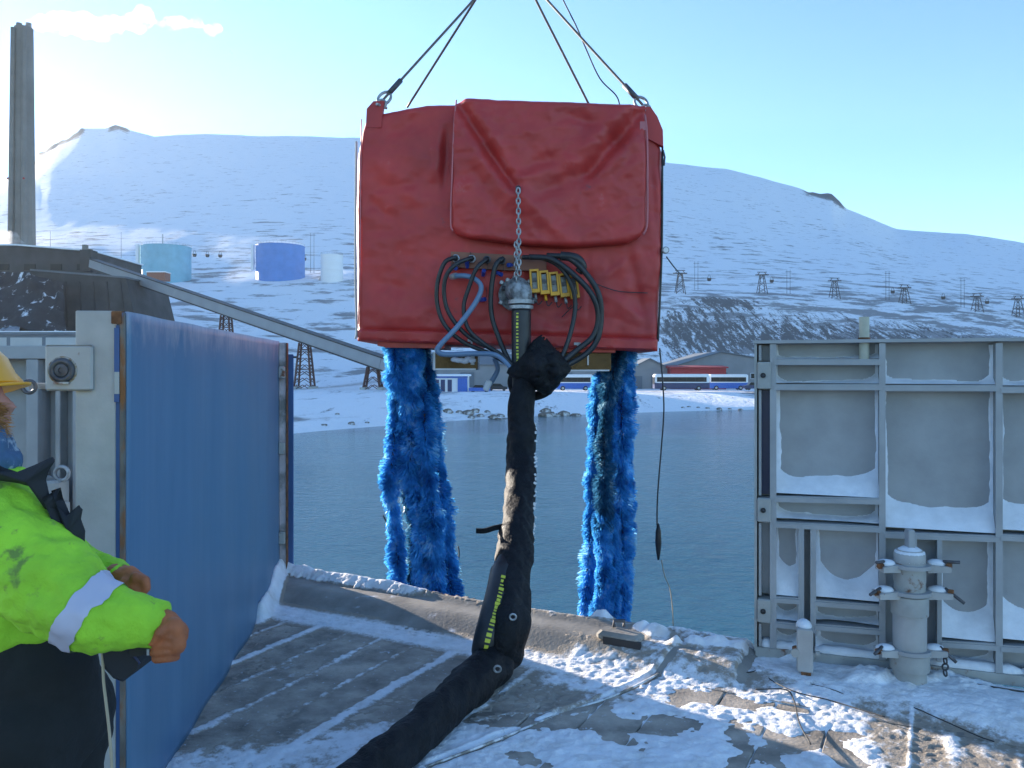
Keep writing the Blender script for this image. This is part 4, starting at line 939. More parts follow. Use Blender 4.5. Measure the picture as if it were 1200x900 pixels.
# ------------------------------------------------------------------ ribbed bulwark behind the worker
def bulwark():
    Y = 4.15; o = P(-420, 700, Y); t = thing('bulwark', 'grey ribbed steel bulwark behind the worker in yellow', 'bulwark', Vector((P(0,0,Y).x, Y, 0)))
    pm = Y/FPX; X = lambda px: (px-600)*pm; Z = lambda py: EYE-(py-HZ)*pm
    b = lambda x0, x1, y0, y1, n0, n1, nm, m: MB().box(((X(x0)+X(x1))/2, Y-(n0+n1)/2, (Z(y0)+Z(y1))/2), (abs(X(x1)-X(x0)), n1-n0, abs(Z(y0)-Z(y1))), None, .003).build(nm, m, t)
    zb = HZ+EYE/pm
    b(-700, 96, 407, zb, -.14, -.125, 'plate', K['grey']); b(-700, 97, 405, 420.5, -.12, 0, 'top_rail', K['grey'])
    for px, w_ in ((36.5, 14), (-62, 14), (-160, 14), (-258, 14), (87, 6)): b(px-w_/2, px+w_/2, 421, zb, -.12, -.005, 'rib', K['grey'])
    b(58, 64, 455, zb, -.12, -.05, 'rib', K['pale'] if False else K['palegrey']); b(-700, 84, 452, 456, -.12, -.03, 'stringer', K['grey']); b(-700, 84, 640, 648, -.12, -.03, 'stringer', K['grey'])
    MB().box((X(70), Y-.05, Z(575)), (.10, .12, .13), None, .012).build('clamp_block', K['palegrey'], t)
    MB().box((X(58), Y-.06, Z(568)), (.06, .12, .10), None, .012).build('clamp_block', K['palegrey'], t)
    MB().ring((X(80), Y-.06, Z(553)), .035, .010, (0,1,0), 18, 7).build('shackle', K['steel'], t, True)
    MB().box((X(67), Y-.03, Z(600)), (.03, .04, .16)).build('orange_pipe', K['redsteel'], t)
    MB().box((X(78), Y-.04, Z(620)), (.06, .05, .30), None, .006).build('bracket', K['palegrey'], t)
bulwark()
# ------------------------------------------------------------------ the hanging machine under its red cover
BD = 6.2
mc = thing('lifting_machine', 'red tarpaulin covered machine hanging from wire ropes over the water', 'machine', P(597, 410, 6.7))
def BP(px, py, dd=0.0): return P(px, py, BD)+Vector((0, dd, 0))
def fold(x, y, a, b, wd, amp, fade=True):
    ax, ay = a; bx, by = b; L2 = (bx-ax)**2+(by-ay)**2; t = np.clip(((x-ax)*(bx-ax)+(y-ay)*(by-ay))/L2, 0, 1)
    d = np.hypot(x-ax-(bx-ax)*t, y-ay-(by-ay)*t); return amp*np.exp(-(d/wd)**2)*((np.sin(np.pi*np.clip(t*.96+.02, 0, 1))**.5) if fade else 1)
def closed_sheet(name, Xp, Yp, D, back, m, parent):
    nr, nc = Xp.shape; vs = [BP(Xp[j, i], Yp[j, i], D[j, i]) for j in range(nr) for i in range(nc)]
    fs = [(j*nc+i, j*nc+i+1, (j+1)*nc+i+1, (j+1)*nc+i) for j in range(nr-1) for i in range(nc-1)]
    loop = [i for i in range(nc)]+[j*nc+nc-1 for j in range(1, nr)]+[(nr-1)*nc+i for i in range(nc-2, -1, -1)]+[j*nc for j in range(nr-2, 0, -1)]
    o = len(vs); y = BD+back
    for k in loop: vs.append(Vector((vs[k].x, y, vs[k].z)))
    n = len(loop)
    fs += [(loop[i], loop[(i+1) % n], o+(i+1) % n, o+i) for i in range(n)]+[tuple(o+i for i in range(n))]
    return MB().add(vs, fs).build(name, m, parent, True, auto=60)
def front_cover():
    nr, nc = 110, 140; S, T = np.meshgrid(np.linspace(0, 1, nc), np.linspace(0, 1, nr))
    yy = lerp(126, 405, T); xl = np.interp(yy, [126,140,160,250,405], [431,424,419,417,418.5]); xr = np.interp(yy, [126,140,165,300,405], [760,770,776.5,775,770.5])
    X = lerp(xl, xr, S); yt = np.interp(X, [418,431,450,500,532,757,777], [152,133,132,122.5,122,129,140]); yb = np.interp(X, [418,770], [399.5,411.5])
    Y = lerp(yt, yb, T)
    D = np.zeros(X.shape)
    ed = np.minimum(np.minimum(X-xl, xr-X), np.minimum(Y-yt, (yb-Y)*3)); D += .035*np.clip(1-ed/7, 0, 1)**2
    D += .05*(fbm(X/70, Y/60, 3, 4)-.5)+.02*(fbm(X/20+Y/60, Y/24, 5, 3)-.5)
    D += .016*np.abs(fbm(X/34+Y/90, Y/38-X/120, 41, 4)-.5)*2-.012*np.abs(fbm(X/60-Y/50, Y/26, 43, 3)-.5)*2
    D += fold(X, Y, (440,185), (500,250), 9, -.014)+fold(X, Y, (430,290), (520,262), 10, -.014)+fold(X, Y, (425,330), (515,350), 12, .012)+fold(X, Y, (516,150), (508,215), 7, -.028)+fold(X, Y, (524,150), (520,230), 5, .03)
    D += fold(X, Y, (505,128), (430,175), 8, .010)+fold(X, Y, (430,235), (470,262), 6, .012)+fold(X, Y, (500,205), (455,225), 6, .010)
    D += fold(X, Y, (736,292), (757,385), 6, .028)+fold(X, Y, (762,180), (772,290), 4, .015)+fold(X, Y, (752,292), (700,330), 6, -.016)+fold(X, Y, (690,300), (690,385), 3, .012)+fold(X, Y, (640,392), (700,350), 10, -.012)+fold(X, Y, (700,330), (745,372), 8, -.014)
    D += fold(X, Y, (620,365), (660,385), 7, .012)+fold(X, Y, (450,380), (520,355), 9, -.01)
    yh = np.interp(X, [418,770], [386,397]); D += -.022*sstep(-1, 1.2, Y-yh)*1.0+.014*np.exp(-((Y-yh+1.5)/1.6)**2)     # the hem
    D += .020*np.exp(-((X-444)/3)**2)*0
    o = closed_sheet('front_cover', X, Y, D, 1.05, K['red'], mc)
front_cover()
def flap():
    nr, nc = 90, 110; S, T = np.meshgrid(np.linspace(0, 1, nc), np.linspace(0, 1, nr))
    bot = lambda s: np.interp(s, [0,.03,.10,.3,.6,.9,.965,1], [268,277,281,287,292,287,280,266])
    YB = bot(S); YT = np.interp(S, [0,.05,1], [124,119.5,128]); Y = lerp(YT, YB, T)
    X = lerp(np.interp(Y, [119,200,292], [535,531,528.5]), np.interp(Y, [119,150,292], [753,755.5,755.5]), S)
    h = (607, 227)
    D = np.full(X.shape, -.135)
    ed = np.minimum(np.minimum(X-529, 756-X)*1.0, (Y-YT)); D += .05*np.clip(1-ed/6, 0, 1)**2+.03*np.clip(1-(YB-Y)/5, 0, 1)**2
    D += .035*(fbm(X/45, Y/40, 13, 4)-.5)
    D += .020*np.abs(fbm(X/30-Y/80, Y/34+X/90, 51, 4)-.5)*2-.014*np.abs(fbm(X/44+Y/40, Y/22, 53, 3)-.5)*2
    D += -.040*np.exp(-(np.hypot((X-h[0])/26, (Y-h[1]-4)/22))**2)
    D += fold(X, Y, (539,126), (601,222), 7, 0.056, False)+fold(X, Y, (552,126), (600,205), 8, -0.028)+fold(X, Y, (536,150), (592,228), 8, -0.022)
    D += fold(X, Y, (748,136), (690,205), 9, 0.062, False)+fold(X, Y, (690,205), (622,232), 10, 0.042)+fold(X, Y, (735,132), (668,190), 11, -0.028)+fold(X, Y, (748,160), (700,212), 9, -0.031)
    D += fold(X, Y, (608,205), (660,186), 8, 0.031)+fold(X, Y, (598,218), (640,200), 7, -0.028)+fold(X, Y, (656,188), (682,200), 6, -0.022)
    D += fold(X, Y, (600,232), (548,180), 9, -0.017)+fold(X, Y, (612,236), (668,288), 9, -0.025)+fold(X, Y, (604,236), (598,286), 8, 0.022)+fold(X, Y, (555,200), (590,262), 8, 0.018)+fold(X, Y, (700,150), (740,190), 8, 0.020)+fold(X, Y, (655,140), (706,152), 7, 0.022)+fold(X, Y, (720,215), (748,190), 7, -0.020)
    D += -.02*np.exp(-((X-607)/2.5)**2-((Y-228)/2.5)**2)*-1
    o = closed_sheet('flap', X, Y, D, -.03, K['red'], mc)
    MB().tube(catmull([BP(536,123,-.115), BP(533.5,150,-.118), BP(531.5,200,-.12), BP(529.5,262,-.12), BP(532,274,-.12)], 5), .006, 6).build('piping', K['piping'], o, True)
    MB().tube(catmull([BP(753,140,-.115), BP(755.3,165,-.118), BP(755.7,220,-.12), BP(755.3,265,-.12), BP(751,278,-.12)], 5), .008, 6).build('piping', K['piping'], o, True)
    MB().ring(BP(607,227,-.19), .016, .006, (0,1,0), 16, 6).build('eyelet', K['dsteel'], o, True)
    q = [(747,148),(754,148),(754,158),(747,158)]; MB().prism([BP(x, y, -.118) for x, y in q], (0,-.004,0)).build('patch', K['piping'], o)
flap()
# red lifting ears at the top corners, with shackles
for pts, sh, nm in (([(429,150),(430,128),(438,119),(451,119),(448.5,133),(447,150)], (444,119.5), 1), ([(753,160),(752,126),(762,125.5),(770,137),(776.5,153),(777,172)], (757,125.5), 2)):
    e = MB().prism([BP(x, y, -.012) for x, y in pts], (0,.05,0)).build('lifting_ear', K['red'], mc)
    c = BP(sh[0]+(3 if nm == 1 else 0), sh[1]+2, .012); MB().ring(c, .034, .011, (0.2,1,0), 16, 7).build('shackle', K['steel'], e, True)
    MB().tube([c+Vector((-.03,-.05,-.015)), c+Vector((.03,.05,-.015))], .011, 8).build('shackle_pin', K['steel'], e)
# edge straps and rails down the sides
MB().tube(catmull([BP(417,165,.02), BP(416,260,.02), BP(416,330,.02), BP(417.5,385,.02), BP(416,397,.02)], 6), .009, 6).build('side_strap', K['pale'], mc, True)
MB().tube(catmull([BP(424,140,-.005), BP(423,200,-.005), BP(422,300,-.006), BP(420,380,-.006)], 6), .005, 5).build('piping', K['piping'], mc, True)
MB().tube(catmull([BP(776.8,170,.02), BP(776.3,280,.02), BP(774,350,.02), BP(771.5,400,.02)], 6), .009, 6).build('side_strap', K['black'], mc, True)
g = MB().lathe(BP(779,294,-.03), [(.026,.02),(.028,-.012),(.022,-.016),(0,-.016)], 18, (0,1,0)).build('gauge', K['steel'], mc, True, auto=35)
MB().lathe(BP(779,294,-.048), [(.020,0),(0,-.001)], 16, (0,1,0)).build('dial', K['white'], g)
MB().tube([BP(777,176,0), BP(779,184,0), BP(778,194,0)], .008, 6).build('toggle', K['dsteel'], mc)
# connector strip under the flap
q = [(529,296),(600,300),(640,304),(640,318),(600,318),(529,314)]
MB().prism([BP(x, y, -.03) for x, y in q], (0,-.03,0)).build('connector_strip', K['brownp'], mc)
for x, y in ((535,304.5),(553.5,305),(571,306),(588,307)):
    s = MB().lathe(BP(x, y, -.06), [(.030,0),(.030,-.03),(.022,-.035),(.022,-.01)], 18, (0,1,0)).build('socket', K['steel'] if x < 560 else K['dsteel'], mc, True, auto=35)
    MB().tube([BP(x, y, -.06), BP(x-1, y+1, -.16)], .018, 10).build('plug', K['black'], s, True)
for x, y in ((535,316),(548,311),(567,321),(585,322),(566,352),(598,312)):
    c = MB().lathe(BP(x, y, -.07), [(.016,.03),(.017,-.03),(.0,-.032)], 12, (random.uniform(-.6,.6),.5,random.uniform(-.5,.5))).build('dust_cap', K['bluecap'], mc, True, auto=40)
    MB().tube(catmull([BP(x, y, -.07), BP(x+5, y-4, -.1), BP(x+4, y-14, -.07)], 5), .003, 4).build('lanyard', K['black'], c)
for x, y in ((552,400),(676,404)):
    m = MB().box(BP(x, y-1, -.03), (.05,.02,.02)).box(BP(x+1, y+4, -.03), (.014,.014,.05)); m.build('hasp', K['steel'], mc)
# five yellow connectors side by side
for k in range(5):
    x = 626+k*11.3; y = 331+k*1.6; t = MB()
    c = BP(x, y, -.075); h, w_ = 27/FPX*BD, 10.6/FPX*BD; R = Matrix.Rotation(-.06-.02*k, 3, 'Y')
    for sx in (-1, 1): t.box(c+R@Vector((sx*(w_/2-.007), 0, 0)), (.014, .09, h), R)
    t.box(c+R@Vector((0,0,h/2-.008)), (w_-.028, .09, .016), R); t.box(c+R@Vector((0,0,-h/2+.014)), (w_-.028, .09, .028), R); t.box(c+Vector((0,.03,0)), (w_-.03, .03, h-.05), R)
    f = t.build('connector', K['yellow'], mc)
    MB().box(c+Vector((0,-.004,.004)), (w_-.030, .02, h-.052), R, .003).build('window', K['window'], f)
    MB().box(c+R@Vector((0,-.02,.01)), (w_-.045, .02, .03), R).build('latch', K['dsteel'], f)
    MB().tube([c+R@Vector((0,0,-h/2)), c+R@Vector((.003,-.01,-h/2-.05))], .012, 8).build('gland', K['steel'] if k != 1 else K['yellow'], f, True)
    MB().tube(catmull([c+R@Vector((.003,-.01,-h/2-.045)), c+Vector((.03,-.03,-h/2-.09)), c+Vector((.06,-.01,-h/2-.06))], 5), .004, 5).build('lanyard', K['black'], f)
MB().tube(catmull([BP(690,330,-.06), BP(704,336,-.05), BP(725,342,-.04), BP(758,344,-.04)], 6), .004, 5).build('thin_lead', K['black'], mc, True)
MB().tube(catmull([BP(675,357,-.06), BP(666,364,-.05), BP(658,372,-.05)], 4), .004, 5).build('thin_lead', K['black'], mc, True)
# elbow flange
def elbow():
    e = MB().lathe(BP(603,346,-.02), [(.125,.0),(.125,-.025),(.10,-.028),(.10,-.05),(.078,-.052),(.078,-.06)], 28, (0,1,0)).build('elbow_flange', K['cast'], mc, True, auto=35)
    MB().tube(catmull([BP(603,344,-.06), BP(606,340,-.13), BP(610,345,-.18), BP(610.5,356,-.19)], 6), [.078,.08,.082,.084,.086,.088,.088,.088,.088,.088,.087,.086,.085,.084,.083,.082,.080,.078,.078], 24).build('elbow', K['cast'], e, True)
    MB().lathe(BP(610.5,357,-.19), [(.082,.02),(.098,.018),(.098,-.01),(.082,-.012)], 26).build('clamp_ring', K['steel'], e, True, auto=35)
    MB().lathe(BP(610.5,363,-.19), [(.078,.02),(.092,.016),(.092,-.008),(.078,-.012)], 26).build('clamp_ring', K['steel'], e, True, auto=35)
    for x, y in ((588,332),(595,329),(587,355),(620,331),(603,326),(619,358)): MB().box(BP(x, y, -.045), (.032,.04,.032), Matrix.Rotation(.5, 3, 'Y'), .006).build('bolt', K['steel'], e)
    MB().tube([BP(588,339,-.09), BP(598,340,-.09)], .018, 10).build('valve', K['dsteel'], e, True); MB().tube([BP(621,350,-.14), BP(628,356,-.14)], .016, 8).build('valve', K['dsteel'], e, True)
elbow()
# underside frame and housings
MB().prism([BP(x, y, .05) for x, y in ((441,400),(520,403),(520,408),(450,407),(448,406),(441,405))], (0,.7,0)).build('frame_rail', K['redsteel'], mc)
MB().prism([BP(x, y, .05) for x, y in ((600,405),(722,409.5),(722,413),(600,412))], (0,.7,0)).build('frame_rail', K['redsteel'], mc)
def housing(x0, x1, y0, y1, dd, nm='motor_housing'):
    a, b = BP(x0, y0, dd), BP(x1, y1, dd); h = MB().box(((a.x+b.x)/2, a.y+.2, (a.z+b.z)/2), (b.x-a.x, .4, a.z-b.z), None, .006).build(nm, K['stain'], mc)
    MB().box((a.x+.006, a.y-.004, (a.z+b.z)/2), (.014, .02, a.z-b.z+.006)).build('edge', K['white'], h); MB().box(((a.x+b.x)/2, a.y-.003, b.z+.006), (b.x-a.x-.03, .016, .012)).build('edge', K['white'], h); return h
h = housing(651, 719, 412.5, 435, .15); c = BP(691, 421, .14); MB().box(c, (.012, .02, .09)).build('seam', K['white'], h)
h = housing(506, 559, 413, 433.5, .15)
MB().box(BP(553, 420, .12), (.03,.05,.10)).build('strut', K['pale'], h); mm = MB()
for k in range(6): mm.ball(BP(532+k*4, 422+random.uniform(-2, 2), .11), .03, 8, (1.2,1,.7))
mm.build('snow_clump', K['frost'], h, True)
MB().tube([BP(505.5,412,.2), BP(505.5,433,.2)], .012, 8).build('strut', K['white'], mc)
MB().tube(catmull([BP(579,420,.1), BP(583,432,.1), BP(579,442,.1), BP(573,452,.1)], 5), .02, 8).build('hanging_lead', K['hoseblue'], mc, True)
MB().box(BP(571,452,.08), (.05,.06,.09), Matrix.Rotation(.4,3,'Y'), .01).build('lead_end', K['white'], mc)
# ---- the two brush columns: ropes of radial bristles
def strand(pts, R, N, m, seed, parent, bl=None):
    rng = np.random.default_rng(seed); c = catmull([P(*p) for p in pts], 12); A = np.array([tuple(p) for p in c]); n = len(A)
    t = rng.random(N)*(n-1.001); i = t.astype(int); f = (t-i)[:, None]; p = A[i]*(1-f)+A[i+1]*f; T = A[i+1]-A[i]; T /= np.linalg.norm(T, axis=1, keepdims=True)
    # tufts: bristles bunch together round the rope, with gaps between the bunches
    L = np.linalg.norm(np.diff(A, axis=0), axis=1).sum(); s = t/(n-1)*L
    ang = rng.random(N)*2*np.pi; lean = .5*np.sin(s*8+seed*2+np.sin(ang)*1.5)+rng.normal(0, .14, N)
    X = np.cross(T, [0,1,.0]); X /= np.linalg.norm(X, axis=1, keepdims=True); Yv = np.cross(T, X)
    rad = X*np.cos(ang)[:, None]+Yv*np.sin(ang)[:, None]
    cl = vnoise(s*6.5+seed*9, ang*1.1, seed); saw = (s*(5.5+seed%3)+.35*np.sin(ang+seed)) % 1; tuft = (.50+.62*cl+.12*(vnoise(s*22, ang*4, seed+3)-.3))*np.clip(1.15-.55*saw**3-.35*np.exp(-saw*14), .4, 1.2)
    ln = R*np.clip(tuft, .25, 1.35)*(.88+.16*rng.random(N))
    d = rad+T*lean[:, None]+np.array([0,0,-.42]); d /= np.linalg.norm(d, axis=1, keepdims=True)
    w_ = np.cross(d, rad*0+rng.normal(size=(N, 3))); w_ /= np.linalg.norm(w_, axis=1, keepdims=True)
    hw = .0052*(.7+.6*rng.random(N))[:, None]
    b = p+rad*.012; mid = b+d*ln[:, None]*.6; tip = b+(d*ln[:, None])+np.array([0,0,-.012])*rng.random(N)[:, None]
    V = np.stack([b-w_*hw*.5, b+w_*hw*.5, mid+w_*hw*.8, tip+w_*hw*.35, tip-w_*hw*.35, mid-w_*hw*.8], 1).reshape(-1, 3)
    base = np.arange(N)[:, None]*6; q = np.concatenate([base+np.array([0,1,2,5]), base+np.array([5,2,3,4])], 0)
    me = bpy.data.meshes.new('bristles'); me.from_pydata((V-np.array(wloc(parent))).tolist(), [], q.tolist()); me.update(); me.materials.append(m)
    core = MB().tube(c, .016, 8).build('brush_strand', K['dk'], parent, True)
    o = bpy.data.objects.new('bristles', me); COL.objects.link(o); o.parent = core; o['kind'] = 'stuff'
    tf = MB()                                # added pale tufts: glints on the bristles put in as colour
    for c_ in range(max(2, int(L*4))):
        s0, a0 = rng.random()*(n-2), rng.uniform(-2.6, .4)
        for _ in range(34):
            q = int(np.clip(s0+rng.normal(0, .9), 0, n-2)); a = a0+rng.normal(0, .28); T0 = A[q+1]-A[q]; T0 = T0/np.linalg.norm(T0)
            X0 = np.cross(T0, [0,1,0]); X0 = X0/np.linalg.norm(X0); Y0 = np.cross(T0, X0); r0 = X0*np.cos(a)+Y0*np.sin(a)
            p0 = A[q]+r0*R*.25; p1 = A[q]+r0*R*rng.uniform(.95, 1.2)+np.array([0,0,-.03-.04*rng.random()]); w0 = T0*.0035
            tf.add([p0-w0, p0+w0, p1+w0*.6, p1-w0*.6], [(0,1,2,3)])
    tf.build('glint_tuft', K['glinttip'], core, kind='stuff')
B1, B2 = K['bristle'], K['bristle2']
strand([(468,402,6.53),(466,430,6.53),(466,455,6.50),(463,500,6.48),(459,545,6.48),(457,575,6.48),(463,620,6.48),(466,655,6.48),(467,694,6.48)], .085, 12000, B1, 1, mc)
strand([(462,402,6.38),(464,425,6.38),(470,450,6.40),(476,470,6.42),(474,500,6.48)], .11, 7000, B1, 11, mc)
strand([(486,402,6.38),(486,425,6.38),(484,450,6.40),(482,470,6.42)], .11, 6000, B1, 12, mc)
strand([(478,402,6.63),(480,440,6.58),(481,480,6.50),(481,530,6.46),(484,565,6.42),(497,605,6.38),(494,640,6.38),(494,702,6.38)], .115, 15000, B1, 2, mc)
strand([(488,402,6.68),(499,440,6.63),(504,480,6.58),(508,520,6.58),(514,560,6.58),(519,600,6.54),(523,650,6.52),(530,706,6.50)], .10, 14000, B1, 3, mc)
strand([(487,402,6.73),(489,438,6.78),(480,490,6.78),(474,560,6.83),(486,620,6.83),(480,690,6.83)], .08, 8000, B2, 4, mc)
strand([(496,460,6.44),(500,540,6.38),(507,600,6.36),(509,650,6.36),(513,704,6.38)], .10, 12000, B1, 14, mc)
strand([(731,408,6.6),(731,440,6.6),(728,468,6.55),(729,520,6.52),(727,580,6.5),(730,640,6.5),(728,690,6.48),(727,740,6.46)], .10, 14000, B1, 5, mc)
strand([(736,408,6.75),(733,450,6.72),(734,500,6.7),(733,560,6.7),(734,600,6.7),(732,660,6.7),(728,742,6.7)], .085, 13000, B1, 6, mc)
strand([(722,408,6.62),(706,440,6.6),(699,470,6.58),(697,520,6.55),(694,560,6.55),(694,600,6.55),(690,660,6.52),(684,735,6.5)], .075, 11000, B1, 7, mc)
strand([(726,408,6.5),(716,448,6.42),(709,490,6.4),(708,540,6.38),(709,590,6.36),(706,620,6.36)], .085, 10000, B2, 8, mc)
strand([(716,408,6.55),(714,446,6.46),(716,500,6.46),(716,540,6.44)], .07, 6000, B1, 18, mc)
strand([(706,600,6.36),(706,640,6.30),(707,670,6.28),(706,700,6.28),(700,740,6.28)], .095, 10000, B1, 9, mc)
strand([(718,600,6.40),(717,650,6.36),(716,700,6.36),(714,740,6.36)], .08, 8000, B1, 19, mc)
for pts in ([(449,604,6.7),(452,610,6.7),(460,622,6.7)], [(537,640,6.7),(538,650,6.7),(536,672,6.7)]):
    MB().tube(catmull([P(*p) for p in pts], 5), .006, 5).build('loose_end', K['dk'], mc, True)

# ---- slings
def line(name, pts, r, m, label, cat, group=None): return tag(MB().tube(catmull([P(*p) for p in pts], 6), r, 7).build(name, m, smooth=True), label, cat, group)
def sling(pts, label, fer):
    o = line('wire_rope', pts, .0105, K['rope'], label, 'rope', 'wire ropes lifting the machine')
    a, b = P(*pts[0]), P(*pts[1]); d = (b-a).normalized()
    if fer: MB().tube([a+d*.10, a+d*.26], .022, 10).build('ferrule', K['dsteel'], o, True); MB().ring(a+d*.04, .045, .012, (0,1,0), 16, 6, 1.5, d).build('thimble', K['steel'], o, True)
sling([(447,119,6.22),(500,60.5,6.45),(553,2,6.68),(566,-15,6.75)], 'wire rope from the left front ear of the red cover', True)
sling([(477,126,7.2),(517,63,7.0),(557,0,6.8),(566,-15,6.75)], 'wire rope from the left rear of the red cover', False)
sling([(755,125,6.22),(698,63,6.45),(641,0,6.66),(615,-29,6.75)], 'wire rope from the right front ear of the red cover', True)
sling([(692,126,7.2),(660,63,7.0),(628,0,6.8),(615,-29,6.75)], 'wire rope from the right rear of the red cover', False)
for px, py, sd_ in ((566, -15, 'left'), (615, -29, 'right')):
    a = P(px, py, 6.75); o = tag(MB().tube([a+Vector((0,0,.05)), a+Vector((0,0,7))], .012, 7).build('hoist_rope', K['rope'], smooth=True), 'steel hoist rope above the '+sd_+' pair of wire ropes', 'rope', 'hoist ropes')
    MB().ring(a, .05, .014, (0,1,0), 18, 7, 1.4, (0,0,1)).build('ring', K['steel'], o, True)
line('tag_line', [(727,127,6.9),(722,112,6.85),(703,92,6.8),(687,58,6.75),(675,30,6.7),(660,0,6.7),(640,-45,6.7)], .006, K['dk'], 'thin slack line crossing the right wire rope', 'line')
def chain():
    t = MB(); a, b = BP(607,228,-.21), BP(608,327,-.25); n = 17
    for k in range(n):
        c = a.lerp(b, (k+.5)/n); m_ = MB(); ph = k % 2
        t.ring(c, .014, .0065, (1,0,0) if ph else (0,1,0), 12, 5, 1.75, (0,0,1))
    for k in range(8):
        c = BP(605, 292+k*5.6, -.225); t.ring(c, .014, .0065, (1,0,0) if k % 2 else (0,1,0), 12, 5, 1.75, (0,0,1))
    tag(t.build('chain', K['steel'], smooth=True), 'steel chain hanging from the eyelet of the red flap to the hose elbow', 'chain')
chain()
o = line('hanging_wire', [(773,408,6.3),(776,440,6.3),(778,480,6.3),(775,525,6.3),(771,575,6.3),(770,610,6.3),(772,650,6.3)], .006, K['black'], 'thin black wire hanging from the right end of the machine', 'wire')
MB().lathe(P(771.5,628,6.3), [(.005,.10),(.022,.04),(.026,-.06),(.016,-.14),(.008,-.19)], 10).build('toggle', K['black'], o, True)
MB().tube(catmull([P(775,656,6.3), P(779,675,6.3), P(785,690,6.3), P(788,712,6.3), P(789,735,6.3)], 5), .004, 5).build('lead', K['cord'], o, True)
line('stay_wire', [(781,301,6.25),(790,313,6.4),(798,322,6.6)], .005, K['black'], 'short thin wire trailing from the round gauge', 'wire')

# ------------------------------------------------------------------ the black hose that runs from the machine down over the sill
hs = thing('umbilical_hose', 'thick black hose in a tarpaulin sleeve running from the machine onto the deck', 'hose', gnd(575, 790))
up = catmull([BP(610.5,364,-.19), BP(610.5,400,-.2), BP(611,435,-.21), P(612,470,5.95)], 8)
MB().tube(up, .074, 20).build('inner_hose', K['black'], hs, True)
def marks(path, off, r, w_, h_, parent, t0, t1, n, seed):
    rr = random.Random(seed); m = MB()
    for k in range(n):
        f = lerp(t0, t1, k/n)*(len(path)-1.001); i = int(f); p = path[i].lerp(path[i+1], f-i); d = (path[i+1]-path[i]).normalized()
        x = d.cross(Vector((0,-1,0))).normalized(); nrm = x.cross(d); nrm = -nrm if nrm.y > 0 else nrm; x = nrm.cross(d)
        R = Matrix((x, nrm, d)).transposed(); hh = h_*rr.choice((.4,.55,1,1,.7)); m.box(p+nrm*(r+.0005)+x*off, (w_*rr.uniform(.7, 1.05), .003, hh), R)
    m.build('printed_mark', K['ylw_mark'], parent)
marks(up, -.028, .068, .024, .017, hs, .06, .66, 17, 4)
def sleeve(name, pts, m, parent, n=30, k=14, amp=.12, seed=0):
    c = catmull([Vector((*P(*p[:3]),)) for p in pts], k); rad = np.interp(np.linspace(0, len(pts)-1, len(c)), range(len(pts)), [p[3] for p in pts])
    t = MB(); t.tube(c, list(rad), n); L = [0]
    for a, b in zip(c[:-1], c[1:]): L.append(L[-1]+(b-a).length)
    for i in range(len(c)):
        for q in range(n):
            v = Vector(t.v[i*n+q]); a = q/n*2*math.pi
            w1 = float(fbm(np.array(math.cos(a)*1.1+L[i]*2.6), np.array(math.sin(a)*1.1+L[i]*.9), seed, 4))-.5
            w2 = abs(float(vnoise(np.array(L[i]*11+math.sin(a+seed)*1.3), np.array(a*.6), seed+5))-.5)+.5*abs(float(vnoise(np.array(L[i]*5-math.cos(a)*1.5), np.array(math.sin(a)), seed+8))-.5)
            t.v[i*n+q] = tuple(c[i]+(v-c[i])*(1+amp*2.2*w1+amp*2.0*(w2-.28)))
    return t.build(name, m, parent, True), c
lie = lambda x, y, r: (x, y, (EYE-r*.93)*FPX/(y-HZ), r)
cov, cpath = sleeve('sleeve', [(616,448,5.97,.085),(611,478,5.90,.100),(611,510,5.84,.106),(610,545,5.70,.100),(608,580,5.42,.102),(606,615,5.10,.102),(603,650,4.86,.106),(599,682,4.66,.116),(596,712,4.52,.122),(592,742,4.40,.128), lie(584,768,.118), lie(562,791,.104), lie(530,822,.096), lie(494,854,.092), lie(458,884,.090), lie(424,912,.090), lie(370,958,.090), lie(290,1020,.090)], K['cover'], hs, 44, 18, .17, 2)
ih = catmull([P(592,650,4.80), P(585,690,4.56), P(577,722,4.41), P(570,750,4.33), P(565,776,4.40)], 8)
ihs = MB().tube(ih, [.03,.04,.05,.06]+[.072]*(len(ih)-9)+[.07,.065,.06,.055,.05], 18).build('inner_hose', K['black'], hs, True)
marks(ih, .004, .0715, .028, .02, ihs, .22, .92, 22, 9)
# grommets down the sleeve edge, lacing on the right
for x, y, d in ((593,619.5,4.97),(596,671,4.61),(601,723,4.31),(583,784,4.02),(599,640,4.83)):
    MB().ring(P(x, y, d), .017, .0055, (0,1,0.15), 16, 6).build('grommet', K['steel'], hs, True)
m = MB()
for k in range(30):
    y = lerp(497, 640, k/29); x = np.interp(y, [497,540,580,620,640], [627.6,627.6,627.2,626,624.5]); d = np.interp(y, [497,545,580,615,640], [5.84,5.60,5.35,5.10,4.93])
    if random.random() < .8: m.box(P(x+random.uniform(-.8,.6), y, d), (random.uniform(.008,.02), .012, random.uniform(.008,.03)), Matrix.Rotation(random.uniform(-1,1), 3, 'Y'))
m.build('lacing', K['white'], hs, kind='stuff')
st = catmull([P(594,616,5.04), P(580,618.5,5.02), P(568,622,5.0), P(558,622,5.0)], 6)
m = MB()
for a, b in zip(st[:-1], st[1:]): m.beam(a, b+(b-a)*.1, .012, .032)
m.build('loose_strap', K['cover'], hs)
